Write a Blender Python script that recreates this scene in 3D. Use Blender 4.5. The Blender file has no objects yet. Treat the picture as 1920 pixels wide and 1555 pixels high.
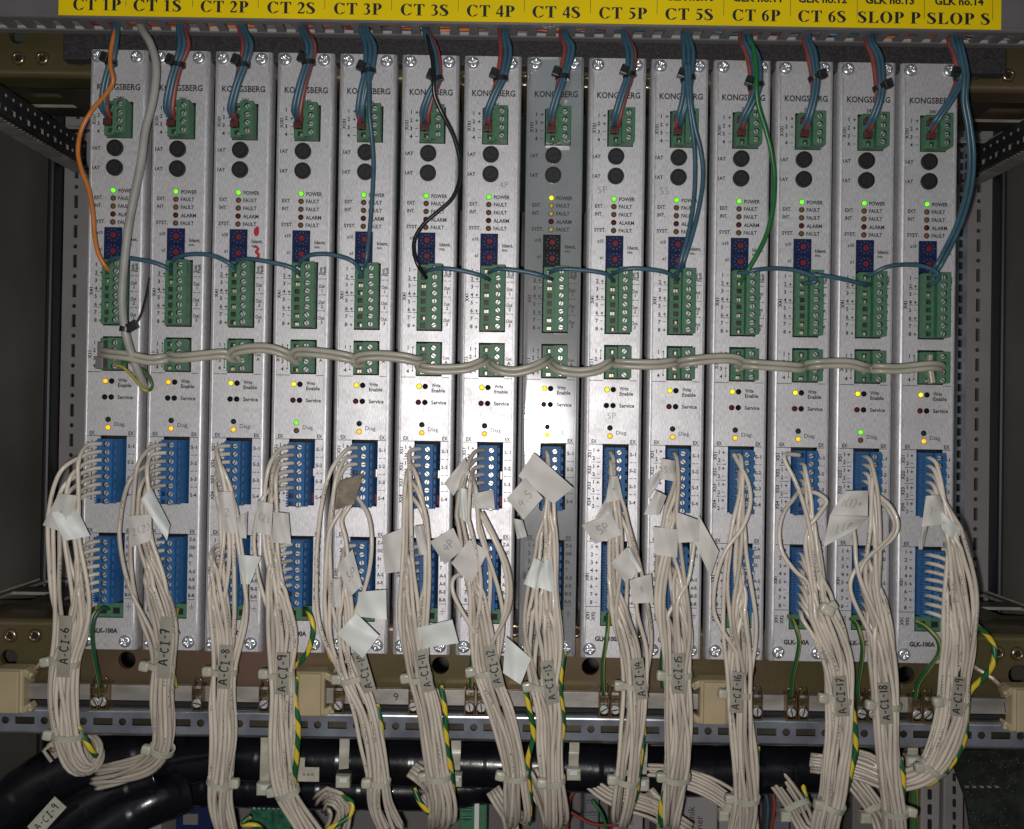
import bpy, math, random
from mathutils import Vector, Matrix
random.seed(7)
S = bpy.context.scene
COL = S.collection
MM = 0.001
PX = 0.00025                      # one photo pixel at the module front plane
# ------------------------------------------------------------------ camera
D = 417*MM; F = 1667.0; CX, CY = 960.0, 777.5
ROLL = math.radians(0.9); PITCH = math.radians(0.5)
f_ = Vector((0, math.cos(PITCH), math.sin(PITCH))); u0 = Vector((0, -math.sin(PITCH), math.cos(PITCH))); r0 = Vector((1, 0, 0))
r_ = math.cos(ROLL)*r0 + math.sin(ROLL)*u0; u_ = -math.sin(ROLL)*r0 + math.cos(ROLL)*u0
CAM = Vector((0, -D, 0))
cam = bpy.data.objects.new('camera', bpy.data.cameras.new('camera')); COL.objects.link(cam)
m = Matrix((r_, u_, -f_)).transposed().to_4x4(); m.translation = CAM; cam.matrix_world = m
cam.data.sensor_width = 36; cam.data.lens = F/1920*36; cam.data.clip_start = 0.01; cam.data.clip_end = 20
S.camera = cam
# ------------------------------------------------------------------ light: phone flash beside the lens, dim room
w = bpy.data.worlds.new('World'); S.world = w; w.use_nodes = True
nt = w.node_tree; bg = nt.nodes['Background']
tc = nt.nodes.new('ShaderNodeTexCoord'); sx = nt.nodes.new('ShaderNodeSeparateXYZ'); cr = nt.nodes.new('ShaderNodeValToRGB')
nt.links.new(tc.outputs['Generated'], sx.inputs[0]); 
mr = nt.nodes.new('ShaderNodeMapRange'); mr.inputs[1].default_value = -1; nt.links.new(sx.outputs[2], mr.inputs[0]); nt.links.new(mr.outputs[0], cr.inputs[0])
cr.color_ramp.elements[0].color = (0.05, 0.04, 0.035, 1); cr.color_ramp.elements[0].position = 0.3
cr.color_ramp.elements[1].color = (1.4, 2.1, 2.25, 1); cr.color_ramp.elements[1].position = 0.72
e = cr.color_ramp.elements.new(0.56); e.color = (0.08, 0.075, 0.075, 1)
nt.links.new(cr.outputs[0], bg.inputs[0]); bg.inputs[1].default_value = 0.085
fl = bpy.data.lights.new('flash', 'POINT'); fl.shadow_soft_size = 0.004; fl.energy = 4.9; fl.color = (1.0, 0.965, 0.94)
flo = bpy.data.objects.new('flash', fl); COL.objects.link(flo)
m2 = Matrix((r_, u_, -f_)).transposed().to_4x4(); m2.translation = CAM + r_*(-0.011) + u_*(-0.009); flo.matrix_world = m2
S.view_settings.view_transform = 'Standard'; S.view_settings.look = 'None'; S.view_settings.gamma = 1; S.view_settings.exposure = 0
S.render.engine = 'CYCLES'

def P(px, py, h=0.0):
    """world point seen at photo pixel (px, py) on the plane h mm in front of the modules"""
    d = f_ + r_*((px-CX)/F) + u_*((CY-py)/F)
    t = (-h*MM - CAM.y)/d.y
    return CAM + d*t
# ------------------------------------------------------------------ materials
def mat(name, col, rough=0.5, metal=0.0, noise=0.0, nscale=400, bump=0.0, bscale=900, stretch=(1, 1, 1), emit=None, estr=0, spec=0.5, col2=None, coat=0, aniso=0, trans=0, sss=0):
    M = bpy.data.materials.new(name); M.use_nodes = True
    n = M.node_tree.nodes; l = M.node_tree.links; b = n['Principled BSDF']
    b.inputs['Base Color'].default_value = (*col, 1); b.inputs['Roughness'].default_value = rough
    b.inputs['Metallic'].default_value = metal; b.inputs['Specular IOR Level'].default_value = spec
    b.inputs['Coat Weight'].default_value = coat
    b.inputs['Transmission Weight'].default_value = trans
    if emit: b.inputs['Emission Color'].default_value = (*emit, 1); b.inputs['Emission Strength'].default_value = estr
    tcn = n.new('ShaderNodeTexCoord'); mp = n.new('ShaderNodeMapping'); l.new(tcn.outputs['Object'], mp.inputs[0]); mp.inputs['Scale'].default_value = stretch
    if noise or col2:
        t = n.new('ShaderNodeTexNoise'); t.inputs['Scale'].default_value = nscale; t.inputs['Detail'].default_value = 6; l.new(mp.outputs[0], t.inputs[0])
        c2 = col2 or tuple(c*(1-noise) for c in col); c1 = col if col2 else tuple(min(1, c*(1+noise)) for c in col)
        mx = n.new('ShaderNodeMix'); mx.data_type = 'RGBA'; mx.inputs[6].default_value = (*c2, 1); mx.inputs[7].default_value = (*c1, 1)
        rg = n.new('ShaderNodeMapRange'); rg.inputs[1].default_value = 0.35; rg.inputs[2].default_value = 0.65; l.new(t.outputs[0], rg.inputs[0]); l.new(rg.outputs[0], mx.inputs[0])
        l.new(mx.outputs[2], b.inputs['Base Color'])
        rr = n.new('ShaderNodeMapRange'); rr.inputs[3].default_value = max(0.03, rough-0.1); rr.inputs[4].default_value = min(1, rough+0.1); l.new(t.outputs[0], rr.inputs[0]); l.new(rr.outputs[0], b.inputs['Roughness'])
    if bump:
        t2 = n.new('ShaderNodeTexNoise'); t2.inputs['Scale'].default_value = bscale; t2.inputs['Detail'].default_value = 4; l.new(mp.outputs[0], t2.inputs[0])
        bp = n.new('ShaderNodeBump'); bp.inputs['Strength'].default_value = bump; bp.inputs['Distance'].default_value = 0.0003; l.new(t2.outputs[0], bp.inputs['Height']); l.new(bp.outputs[0], b.inputs['Normal'])
    return M
def wire_print(M_):
    n = M_.node_tree.nodes; l = M_.node_tree.links; b = n['Principled BSDF']; src = b.inputs['Base Color'].links[0].from_socket
    uv = n.new('ShaderNodeUVMap'); uv.uv_map = 'uv'; mp = n.new('ShaderNodeMapping'); mp.inputs['Scale'].default_value = (9, 1.6, 1); l.new(uv.outputs[0], mp.inputs[0])
    t = n.new('ShaderNodeTexNoise'); t.inputs['Scale'].default_value = 1.0; t.inputs['Detail'].default_value = 1; l.new(mp.outputs[0], t.inputs[0])
    oi = n.new('ShaderNodeObjectInfo'); s = n.new('ShaderNodeSeparateXYZ'); l.new(uv.outputs[0], s.inputs[0])
    def m(op, a, bb): 
        q = n.new('ShaderNodeMath'); q.operation = op
        for k, x in enumerate((a, bb)):
            if x is None: continue
            if isinstance(x, (int, float)): q.inputs[k].default_value = x
            else: l.new(x, q.inputs[k])
        return q.outputs[0]
    ph = m('FRACT', m('ADD', m('DIVIDE', s.outputs[1], 34.0), m('MULTIPLY', oi.outputs['Random'], 5.0)), None); a1 = m('LESS_THAN', ph, 0.30)
    uu = m('FRACT', m('ADD', s.outputs[0], oi.outputs['Random']), None); a2 = m('LESS_THAN', m('ABSOLUTE', m('SUBTRACT', uu, 0.5), None), 0.085); a3 = m('GREATER_THAN', t.outputs[0], 0.53)
    msk = m('MULTIPLY', m('MULTIPLY', a1, a2), m('MULTIPLY', a3, 0.72)); mx = n.new('ShaderNodeMix'); mx.data_type = 'RGBA'; l.new(msk, mx.inputs[0]); l.new(src, mx.inputs[6]); mx.inputs[7].default_value = (0.04, 0.035, 0.03, 1); l.new(mx.outputs[2], b.inputs['Base Color'])
def stripe_mat(name, c1, c2, pitch=14.0, twist=1.0):
    M = bpy.data.materials.new(name); M.use_nodes = True
    n = M.node_tree.nodes; l = M.node_tree.links; b = n['Principled BSDF']; b.inputs['Roughness'].default_value = 0.4
    uv = n.new('ShaderNodeUVMap'); uv.uv_map = 'uv'; s = n.new('ShaderNodeSeparateXYZ'); l.new(uv.outputs[0], s.inputs[0])
    a = n.new('ShaderNodeMath'); a.operation = 'DIVIDE'; a.inputs[1].default_value = pitch; l.new(s.outputs[1], a.inputs[0])
    t = n.new('ShaderNodeMath'); t.operation = 'MULTIPLY'; t.inputs[1].default_value = twist; l.new(s.outputs[0], t.inputs[0])
    c = n.new('ShaderNodeMath'); c.operation = 'ADD'; l.new(a.outputs[0], c.inputs[0]); l.new(t.outputs[0], c.inputs[1])
    fr = n.new('ShaderNodeMath'); fr.operation = 'FRACT'; l.new(c.outputs[0], fr.inputs[0])
    g = n.new('ShaderNodeMath'); g.operation = 'GREATER_THAN'; g.inputs[1].default_value = 0.52; l.new(fr.outputs[0], g.inputs[0])
    mx = n.new('ShaderNodeMix'); mx.data_type = 'RGBA'; mx.inputs[6].default_value = (*c1, 1); mx.inputs[7].default_value = (*c2, 1); l.new(g.outputs[0], mx.inputs[0]); l.new(mx.outputs[2], b.inputs['Base Color'])
    return M
def panel_mat(name, col, rough, metal, speck):
    """brushed aluminium: fine vertical brush lines in colour, roughness and bump plus stains"""
    M = bpy.data.materials.new(name); M.use_nodes = True
    n = M.node_tree.nodes; l = M.node_tree.links; b = n['Principled BSDF']; b.inputs['Metallic'].default_value = metal
    oi = n.new('ShaderNodeObjectInfo'); tcn = n.new('ShaderNodeTexCoord'); add = n.new('ShaderNodeVectorMath'); add.operation = 'ADD'
    l.new(tcn.outputs['Object'], add.inputs[0]); l.new(oi.outputs['Location'], add.inputs[1])
    mp = n.new('ShaderNodeMapping'); mp.inputs['Scale'].default_value = (1, 1, 0.16); l.new(add.outputs[0], mp.inputs[0])
    t = n.new('ShaderNodeTexNoise'); t.inputs['Scale'].default_value = 2600; t.inputs['Detail'].default_value = 5; l.new(mp.outputs[0], t.inputs[0])
    t2 = n.new('ShaderNodeTexNoise'); t2.inputs['Scale'].default_value = 55; t2.inputs['Detail'].default_value = 8; t2.inputs['Roughness'].default_value = 0.65; l.new(add.outputs[0], t2.inputs[0])
    r1 = n.new('ShaderNodeMapRange'); r1.inputs[1].default_value = 0.3; r1.inputs[2].default_value = 0.7; r1.inputs[3].default_value = 1-speck; r1.inputs[4].default_value = 1+speck*0.6; l.new(t.outputs[0], r1.inputs[0])
    r2 = n.new('ShaderNodeMapRange'); r2.inputs[1].default_value = 0.3; r2.inputs[2].default_value = 0.62; r2.inputs[3].default_value = 0.86; r2.inputs[4].default_value = 1.03; l.new(t2.outputs[0], r2.inputs[0])
    mu = n.new('ShaderNodeMath'); mu.operation = 'MULTIPLY'; l.new(r1.outputs[0], mu.inputs[0]); l.new(r2.outputs[0], mu.inputs[1])
    vm = n.new('ShaderNodeVectorMath'); vm.operation = 'SCALE'; vm.inputs[0].default_value = col; l.new(mu.outputs[0], vm.inputs['Scale']); l.new(vm.outputs[0], b.inputs['Base Color'])
    r3 = n.new('ShaderNodeMapRange'); r3.inputs[3].default_value = rough+(0.12 if rough > .3 else .02); r3.inputs[4].default_value = rough-(0.1 if rough > .3 else .02); l.new(t2.outputs[0], r3.inputs[0]); l.new(r3.outputs[0], b.inputs['Roughness'])
    bp = n.new('ShaderNodeBump'); bp.inputs['Strength'].default_value = 0.35 if rough > 0.3 else 0.03; bp.inputs['Distance'].default_value = 0.00006; l.new(t.outputs[0], bp.inputs['Height']); l.new(bp.outputs[0], b.inputs['Normal'])
    return M
M = {}
M['panel'] = panel_mat('brushed_aluminium', (0.65, 0.635, 0.655), 0.48, 0.50, 0.28)
M['panel_new'] = panel_mat('polished_aluminium', (0.54, 0.545, 0.56), 0.11, 0.60, 0.07)
M['print'] = mat('black_print', (0.012, 0.012, 0.014), 0.6)
M['grey_pencil'] = mat('pencil', (0.22, 0.215, 0.22), 0.6)
M['red_ink'] = mat('red_marker', (0.38, 0.015, 0.035), 0.5)
M['dark'] = mat('recess_black', (0.006, 0.006, 0.007), 0.8)
M['screw'] = mat('zinc_screw', (0.58, 0.60, 0.64), 0.30, 0.75, 0.15, 900)
M['tscrew'] = mat('nickel_screw', (0.56, 0.55, 0.54), 0.42, 0.6, 0.3, 1500)
M['green'] = mat('green_plastic', (0.058, 0.155, 0.088), 0.5, 0, 0.12, 500, spec=0.3)
M['blue'] = mat('blue_plastic', (0.020, 0.100, 0.26), 0.55, 0, 0.15, 400, spec=0.25)
M['brass'] = mat('brass_contact', (0.70, 0.58, 0.46), 0.45, 0.7, 0.3, 800)
M['contact'] = mat('dark_contact', (0.035, 0.018, 0.012), 0.5, 0.2, 0.6, 500)
M['black'] = mat('black_plastic', (0.012, 0.012, 0.013), 0.4, 0, 0.3, 300)
M['fuse'] = mat('fuse_black', (0.009, 0.009, 0.010), 0.6, 0, 0.2, 600)
M['dblue'] = mat('dark_blue_plastic', (0.009, 0.016, 0.060), 0.6, 0, 0.25, 800, spec=0.15)
M['dblack'] = mat('charcoal_plastic', (0.011, 0.011, 0.012), 0.6, spec=0.15)
M['dialred'] = mat('red_dial', (0.16, 0.014, 0.020), 0.6, spec=0.2)
M['dialmark'] = mat('pale_print', (0.07, 0.09, 0.17), 0.6)
M['led_green'] = mat('led_green_lit', (0.1, 0.5, 0.02), 0.3, emit=(0.18, 1.0, 0.02), estr=1.0)
M['led_yellow'] = mat('led_amber_lit', (0.8, 0.4, 0.02), 0.3, emit=(1.0, 0.52, 0.01), estr=0.95)
M['led_lemon'] = mat('led_yellow_lit', (0.8, 0.7, 0.02), 0.3, emit=(1.0, 0.86, 0.02), estr=0.9)
M['led_amber_off'] = mat('led_amber_off', (0.14, 0.075, 0.025), 0.5, spec=0.2)
M['led_red_off'] = mat('led_red_off', (0.09, 0.008, 0.012), 0.5, spec=0.2)
M['led_green_off'] = mat('led_green_off', (0.008, 0.028, 0.016), 0.5, spec=0.2)
M['led_black'] = mat('button_black', (0.008, 0.007, 0.008), 0.6, spec=0.1)
M['led_amber_bright'] = mat('led_amber_pale', (0.55, 0.38, 0.12), 0.3)
M['wire_white'] = mat('ivory_wire', (0.56, 0.495, 0.42), 0.33, 0, 0.12, 60, bump=0.12, bscale=250, coat=0.25)
M['wire_white2'] = mat('ivory_wire_dusty', (0.43, 0.375, 0.315), 0.42, 0, 0.14, 50, bump=0.12, bscale=250)
M['wire_blue'] = mat('blue_wire', (0.036, 0.088, 0.128), 0.38, 0, 0.15, 120)
M['wire_red'] = mat('red_wire', (0.23, 0.045, 0.038), 0.4, 0, 0.15, 120)
M['wire_orange'] = mat('orange_wire', (0.48, 0.15, 0.025), 0.4, 0, 0.1, 120)
M['wire_green'] = mat('green_wire', (0.012, 0.13, 0.03), 0.38, 0, 0.15, 120)
M['wire_black'] = mat('black_wire', (0.01, 0.01, 0.01), 0.3, 0, 0.1, 120)
M['cable_grey'] = mat('grey_cable', (0.30, 0.292, 0.268), 0.42, 0, 0.12, 90, bump=0.1, bscale=200)
M['comm'] = mat('grey_ivory_cable', (0.345, 0.325, 0.265), 0.33, 0, 0.14, 80)
M['earth'] = stripe_mat('earth_wire_twist', (0.012, 0.10, 0.035), (0.62, 0.46, 0.03), 13.0, 1.0)
M['earth_thin'] = stripe_mat('earth_wire_line', (0.012, 0.075, 0.03), (0.36, 0.33, 0.06), 400.0, 1.0)
M['olive'] = stripe_mat('earth_core', (0.05, 0.11, 0.03), (0.33, 0.30, 0.07), 300.0, 1.0)
M['tie'] = mat('nylon_tie', (0.42, 0.405, 0.33), 0.3, 0, 0.12, 200, coat=0.2)
M['paper'] = mat('paper_tape', (0.52, 0.50, 0.465), 0.62, 0, 0.06, 90, bump=0.25, bscale=160)
M['paper_white'] = mat('white_paper', (0.62, 0.635, 0.61), 0.5, 0, 0.04, 70, bump=0.2, bscale=120)
M['paper_dirty'] = mat('dirty_tape', (0.20, 0.165, 0.115), 0.7, 0, 0.35, 160, bump=0.5, bscale=300)
M['marker'] = mat('marker_strip', (0.27, 0.25, 0.20), 0.45, 0, 0.08, 130)
M['ink'] = mat('ink', (0.012, 0.010, 0.025), 0.6)
M['duct'] = mat('grey_duct', (0.125, 0.118, 0.122), 0.5, 0, 0.05, 60)
M['ductw'] = mat('duct_lit_end', (0.34, 0.325, 0.31), 0.5)  # duct grey made paler for the lit finger ends
M['yellow'] = mat('yellow_label', (0.78, 0.57, 0.002), 0.5, 0, 0.04, 25, spec=0.2)
M['foam'] = mat('black_foam', (0.024, 0.022, 0.024), 0.75, 0, 0.5, 900, bump=1.0, bscale=700)
M['zinc_y'] = mat('yellow_zinc', (0.26, 0.165, 0.125), 0.30, 0.65, nscale=11, col2=(0.135, 0.135, 0.045), bump=0.08, bscale=200)
M['zinc_d'] = mat('dark_zinc', (0.10, 0.085, 0.06), 0.42, 0.7, 0.3, 30)
M['zinc_b'] = mat('galvanised_steel', (0.235, 0.255, 0.30), 0.30, 0.5, 0.25, 60, bump=0.06)
M['lip'] = mat('steel_edge_highlight', (0.62, 0.64, 0.68), 0.27, 0.95, 0.2, 60)  # lighter metal paints the highlight onto the rail edges and hole rims
M['bar'] = mat('busbar_metal', (0.34, 0.315, 0.29), 0.5, 0.55, 0.22, 130, stretch=(0.4, 1, 1), bump=0.15)
M['beige'] = mat('beige_plastic', (0.36, 0.29, 0.175), 0.45, 0, 0.08, 50)
M['clamp'] = mat('brass_clamp', (0.27, 0.20, 0.115), 0.32, 0.85, 0.35, 300)
M['column'] = mat('grey_steel_upright', (0.23, 0.21, 0.215), 0.5, 0.1, 0.06, 50)
M['boss'] = mat('zinc_boss', (0.30, 0.23, 0.14), 0.28, 0.9, 0.2, 300)
M['rail'] = mat('dark_steel_rail', (0.042, 0.040, 0.042), 0.42, 0.4, 0.3, 60)
M['seal'] = mat('black_seal', (0.008, 0.008, 0.010), 0.5)
M['wall'] = mat('cabinet_grey', (0.10, 0.091, 0.080), 0.55, 0, 0.16, 16, bump=0.1, bscale=80)
M['plate'] = mat('back_plate', (0.15, 0.138, 0.135), 0.55, 0, 0.08, 12)
M['hose'] = mat('black_hose', (0.006, 0.006, 0.009), 0.24, 0, 0.3, 60, bump=1.0, bscale=95, coat=0.35)
M['ferrule'] = mat('red_ferrule', (0.085, 0.018, 0.016), 0.5, 0, 0.2, 200)
M['box_white'] = mat('pale_housing', (0.25, 0.235, 0.235), 0.5, 0, 0.04, 40)
M['rubber'] = mat('speckled_black', (0.012, 0.015, 0.012), 0.5, 0, 0.4, 200, bump=0.4, bscale=120)
M['pcb'] = mat('green_circuit', (0.02, 0.10, 0.06), 0.4, 0, 0.5, 300)
wire_print(M['wire_white']); wire_print(M['wire_white2'])
# ------------------------------------------------------------------ mesh helpers
class MB:
    def __init__(s): s.v = []; s.f = []; s.m = []; s.uv = {}; s.smooth = []
    def add(s, vs, fs, mi=0, smooth=False):
        o = len(s.v); s.v += [tuple(x) for x in vs]
        for f in fs: s.f.append(tuple(o+i for i in f)); s.m.append(mi); s.smooth.append(smooth)
        return o
    def quad(s, a, b, c, d, mi=0): s.add([a, b, c, d], [(0, 1, 2, 3)], mi)
    def box(s, c, size, mi=0, rot=None, bev=0.0):
        hx, hy, hz = size[0]/2, size[1]/2, size[2]/2; c = Vector(c)
        if bev <= 0: 
            vs = [Vector((x, y, z)) for x in (-hx, hx) for y in (-hy, hy) for z in (-hz, hz)]
            fs = [(0, 1, 3, 2), (4, 6, 7, 5), (0, 4, 5, 1), (2, 3, 7, 6), (0, 2, 6, 4), (1, 5, 7, 3)]
        else:                                # front (-Y) edges chamfered
            b = bev; rect = lambda q, y: [Vector((-hx+q, y, -hz+q)), Vector((hx-q, y, -hz+q)), Vector((hx-q, y, hz-q)), Vector((-hx+q, y, hz-q))]
            vs = rect(0, hy)+rect(0, -hy+b)+rect(b*0.35, -hy+b*0.3)+rect(b, -hy); fs = [(3, 2, 1, 0)]
            for k in range(3):
                for i in range(4): j = (i+1) % 4; fs.append((4*k+i, 4*k+j, 4*k+4+j, 4*k+4+i))
            fs.append((12, 13, 14, 15))
        if rot is not None: vs = [rot @ v for v in vs]
        s.add([v+c for v in vs], fs, mi)
    def tube(s, pts, r, seg=8, mi=0, caps=True, rz=1.0):
        n = len(pts); rs = r if isinstance(r, (list, tuple)) else [r]*n
        T = []
        for i in range(n):
            t = (pts[min(i+1, n-1)] - pts[max(i-1, 0)]);  T.append(t.normalized() if t.length > 1e-9 else Vector((0, 0, -1)))
        a = Vector((0, -1, 0)); a = a - T[0]*a.dot(T[0])
        if a.length < 1e-3: a = Vector((1, 0, 0)) - T[0]*T[0].x
        a.normalize(); vs = []; L = 0; Ls = []
        for i in range(n):
            if i: L += (pts[i]-pts[i-1]).length
            Ls.append(L); a = (a - T[i]*a.dot(T[i])).normalized(); b = T[i].cross(a)
            for k in range(seg):
                q = 2*math.pi*k/seg; vs.append(pts[i] + (a*math.cos(q)+b*math.sin(q)*rz)*rs[i])
        fs = []; base = len(s.f)
        for i in range(n-1):
            for k in range(seg):
                k2 = (k+1) % seg; s.uv[base+len(fs)] = [(k/seg, Ls[i]*1000), ((k+1)/seg, Ls[i]*1000), ((k+1)/seg, Ls[i+1]*1000), (k/seg, Ls[i+1]*1000)]
                fs.append((i*seg+k, i*seg+k2, (i+1)*seg+k2, (i+1)*seg+k))
        s.add(vs, fs, mi, True)
        if caps:
            o = len(s.v)-len(vs)
            s.f.append(tuple(o+k for k in range(seg))[::-1]); s.m.append(mi); s.smooth.append(False)
            s.f.append(tuple(o+(n-1)*seg+k for k in range(seg))); s.m.append(mi); s.smooth.append(False)
    def lathe(s, c, prof, seg=20, mi=0, smooth=True):
        """profile [(radius, height toward the viewer)] turned about the Y axis at c"""
        c = Vector(c); vs = []
        for (r, h) in prof:
            for k in range(seg): q = 2*math.pi*k/seg; vs.append(c+Vector((r*math.cos(q), -h, r*math.sin(q))))
        fs = [(i*seg+k, i*seg+(k+1) % seg, (i+1)*seg+(k+1) % seg, (i+1)*seg+k) for i in range(len(prof)-1) for k in range(seg)]
        s.add(vs, fs, mi, smooth); o = len(s.v)-len(vs)
        s.f.append(tuple(o+(len(prof)-1)*seg+k for k in range(seg))); s.m.append(mi); s.smooth.append(False)
    def hole_cell(s, T, x0, x1, y0, y1, hole, depth, mi=0, mi_in=None, floor=True, mi_floor=None, seg=16):
        """rectangular cell with a rectangular or round hole; T(x, y, d) maps to world, d = depth behind the face"""
        mi_in = mi if mi_in is None else mi_in; mi_floor = mi_in if mi_floor is None else mi_floor
        if hole is None: s.add([T(x0, y0, 0), T(x1, y0, 0), T(x1, y1, 0), T(x0, y1, 0)], [(0, 1, 2, 3)], mi); return
        if hole[0] == 'r':
            _, a0, a1, b0, b1 = hole; out = [(x0, y0), (x1, y0), (x1, y1), (x0, y1)]; inn = [(a0, b0), (a1, b0), (a1, b1), (a0, b1)]
        else:
            _, cx, cy, r = hole; inn = []; out = []
            for k in range(seg):
                q = 2*math.pi*(k+0.5)/seg - 3*math.pi/4; c, sn = math.cos(q), math.sin(q); inn.append((cx+r*c, cy+r*sn))
                tx = ((x1-cx)/c if c > 0 else (x0-cx)/c) if abs(c) > 1e-9 else 1e9; ty = ((y1-cy)/sn if sn > 0 else (y0-cy)/sn) if abs(sn) > 1e-9 else 1e9
                t = min(tx, ty); out.append((cx+t*c, cy+t*sn))
            # snap nearest to the four corners
            for X, Y in ((x0, y0), (x1, y0), (x1, y1), (x0, y1)):
                i = min(range(seg), key=lambda j: (out[j][0]-X)**2+(out[j][1]-Y)**2); out[i] = (X, Y)
        n = len(inn); vs = [T(x, y, 0) for x, y in out]+[T(x, y, 0) for x, y in inn]+[T(x, y, depth) for x, y in inn]
        s.add(vs, [(k, (k+1) % n, n+(k+1) % n, n+k) for k in range(n)], mi)
        s.add(vs, [(n+k, n+(k+1) % n, 2*n+(k+1) % n, 2*n+k) for k in range(n)], mi_in)
        if floor: s.add(vs, [tuple(2*n+k for k in range(n))], mi_floor)
    def mesh(s, name, mats, off=None):
        me = bpy.data.meshes.new(name); o = off or Vector((0, 0, 0))
        me.from_pydata([(v[0]-o[0], v[1]-o[1], v[2]-o[2]) for v in s.v], [], s.f)
        for M_ in (mats if isinstance(mats, (list, tuple)) else [mats]): me.materials.append(M_)
        me.polygons.foreach_set('material_index', s.m); me.polygons.foreach_set('use_smooth', s.smooth)
        if s.uv:
            ul = me.uv_layers.new(name='uv')
            for fi, uvs in s.uv.items():
                for li, q in zip(me.polygons[fi].loop_indices, uvs): ul.data[li].uv = q
        me.update(); return me
ORG = {}
def link(name, me, parent=None, loc=None):
    o = bpy.data.objects.new(name, me); COL.objects.link(o)
    if parent is not None: o.parent = parent
    if loc is not None: o.location = loc
    return o
def part(name, mb, mats, parent):
    """part given in world coordinates, parented under a thing (or a part of it)"""
    root = parent
    while root.parent: root = root.parent
    return link(name, mb.mesh(name, mats, root.location), parent)
def thing(name, label, cat, loc=(0, 0, 0), group=None):
    o = bpy.data.objects.new(name, None); COL.objects.link(o); o.location = loc; o.empty_display_size = 0.01
    o['label'] = label; o['category'] = cat
    if group: o['group'] = group
    return o
def solo(name, mb, mats, label, cat, group=None, kind=None):
    o = center = None
    c = Vector((0, 0, 0))
    for v in mb.v: c += Vector(v)
    c /= max(1, len(mb.v))
    o = link(name, mb.mesh(name, mats, c), None, c)
    if kind: o['kind'] = kind
    o['label'] = label; o['category'] = cat
    if group: o['group'] = group
    return o
def soft_block(mb, c, sz, a=0.0, n=8, mi=0):
    """rounded block (superellipsoid)"""
    vs = []; R = Matrix.Rotation(a, 3, 'Y'); pw = lambda v: math.copysign(abs(v)**0.42, v)
    for i in range(n+1):
        th = math.pi*i/n-math.pi/2
        for k in range(2*n): ph = 2*math.pi*k/(2*n); vs.append(c+R @ Vector((pw(math.cos(th))*pw(math.cos(ph))*sz[0]/2, pw(math.sin(th))*sz[1]/2, pw(math.cos(th))*pw(math.sin(ph))*sz[2]/2)))
    mb.add(vs, [(i*2*n+k, i*2*n+(k+1) % (2*n), (i+1)*2*n+(k+1) % (2*n), (i+1)*2*n+k) for i in range(n) for k in range(2*n)], mi, True)
def cat_rom(ctrl, per=8):
    p = [ctrl[0]+(ctrl[0]-ctrl[1])] + list(ctrl) + [ctrl[-1]+(ctrl[-1]-ctrl[-2])]; out = []
    for i in range(1, len(p)-2):
        a, b, c, d = p[i-1:i+3]
        # centripetal-ish tangents limited by segment length
        L = (c-b).length; m1 = (c-a)*0.5; m2 = (d-b)*0.5
        if m1.length > 1.1*L and L > 0: m1 = m1*(1.1*L/m1.length)
        if m2.length > 1.1*L and L > 0: m2 = m2*(1.1*L/m2.length)
        for k in range(per):
            t = k/per; t2 = t*t; t3 = t2*t
            out.append(b*(2*t3-3*t2+1)+m1*(t3-2*t2+t)+c*(-2*t3+3*t2)+m2*(t3-t2))
    out.append(Vector(ctrl[-1])); return out
def ppath(nodes, per=8): return cat_rom([P(*n) for n in nodes], per)
# ------------------------------------------------------------------ text (built-in font turned to mesh)
_tc = {}
def glyphs(txt, bold=0.0):
    k = (txt, bold)
    if k in _tc: return _tc[k]
    cu = bpy.data.curves.new('t', 'FONT'); cu.body = txt; cu.size = 1; cu.resolution_u = 2; cu.offset = bold; cu.fill_mode = 'FRONT'
    o = bpy.data.objects.new('t', cu); COL.objects.link(o)
    dg = bpy.context.evaluated_depsgraph_get(); me = bpy.data.meshes.new_from_object(o.evaluated_get(dg))
    vs = [tuple(v.co) for v in me.vertices]; fs = [tuple(p.vertices) for p in me.polygons]
    bpy.data.objects.remove(o); bpy.data.curves.remove(cu); bpy.data.meshes.remove(me)
    _tc[k] = (vs, fs); return _tc[k]
CAP = max(v[1] for v in glyphs('H')[0])
def put_text(mb, txt, T, x0=None, y=0, cap=6, x1=None, cx=None, rot=0, mi=1, bold=0.012, d=0.0):
    """T(x, y) maps a 2D point (y down, photo-pixel units) to the world; text runs rightwards, rot in degrees turns it counter-clockwise"""
    vs, fs = glyphs(txt, bold)
    if not vs: return
    k = cap/CAP; a = min(v[0] for v in vs); b = max(v[0] for v in vs); wd = (b-a)*k; sx = 1.0
    if x1 is not None and x0 is not None: sx = (x1-x0)/wd; 
    pts = []; c, s = math.cos(math.radians(rot)), math.sin(math.radians(rot))
    for v in vs:
        X = (v[0]-a)*k*sx; Y = v[1]*k
        if cx is not None: X -= wd*sx/2; Y -= cap/2; bx = cx
        else: bx = x0; Y -= cap/2
        pts.append(T(bx + X*c - Y*s, y - (X*s + Y*c)))
    mb.add(pts, fs, mi)
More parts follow.
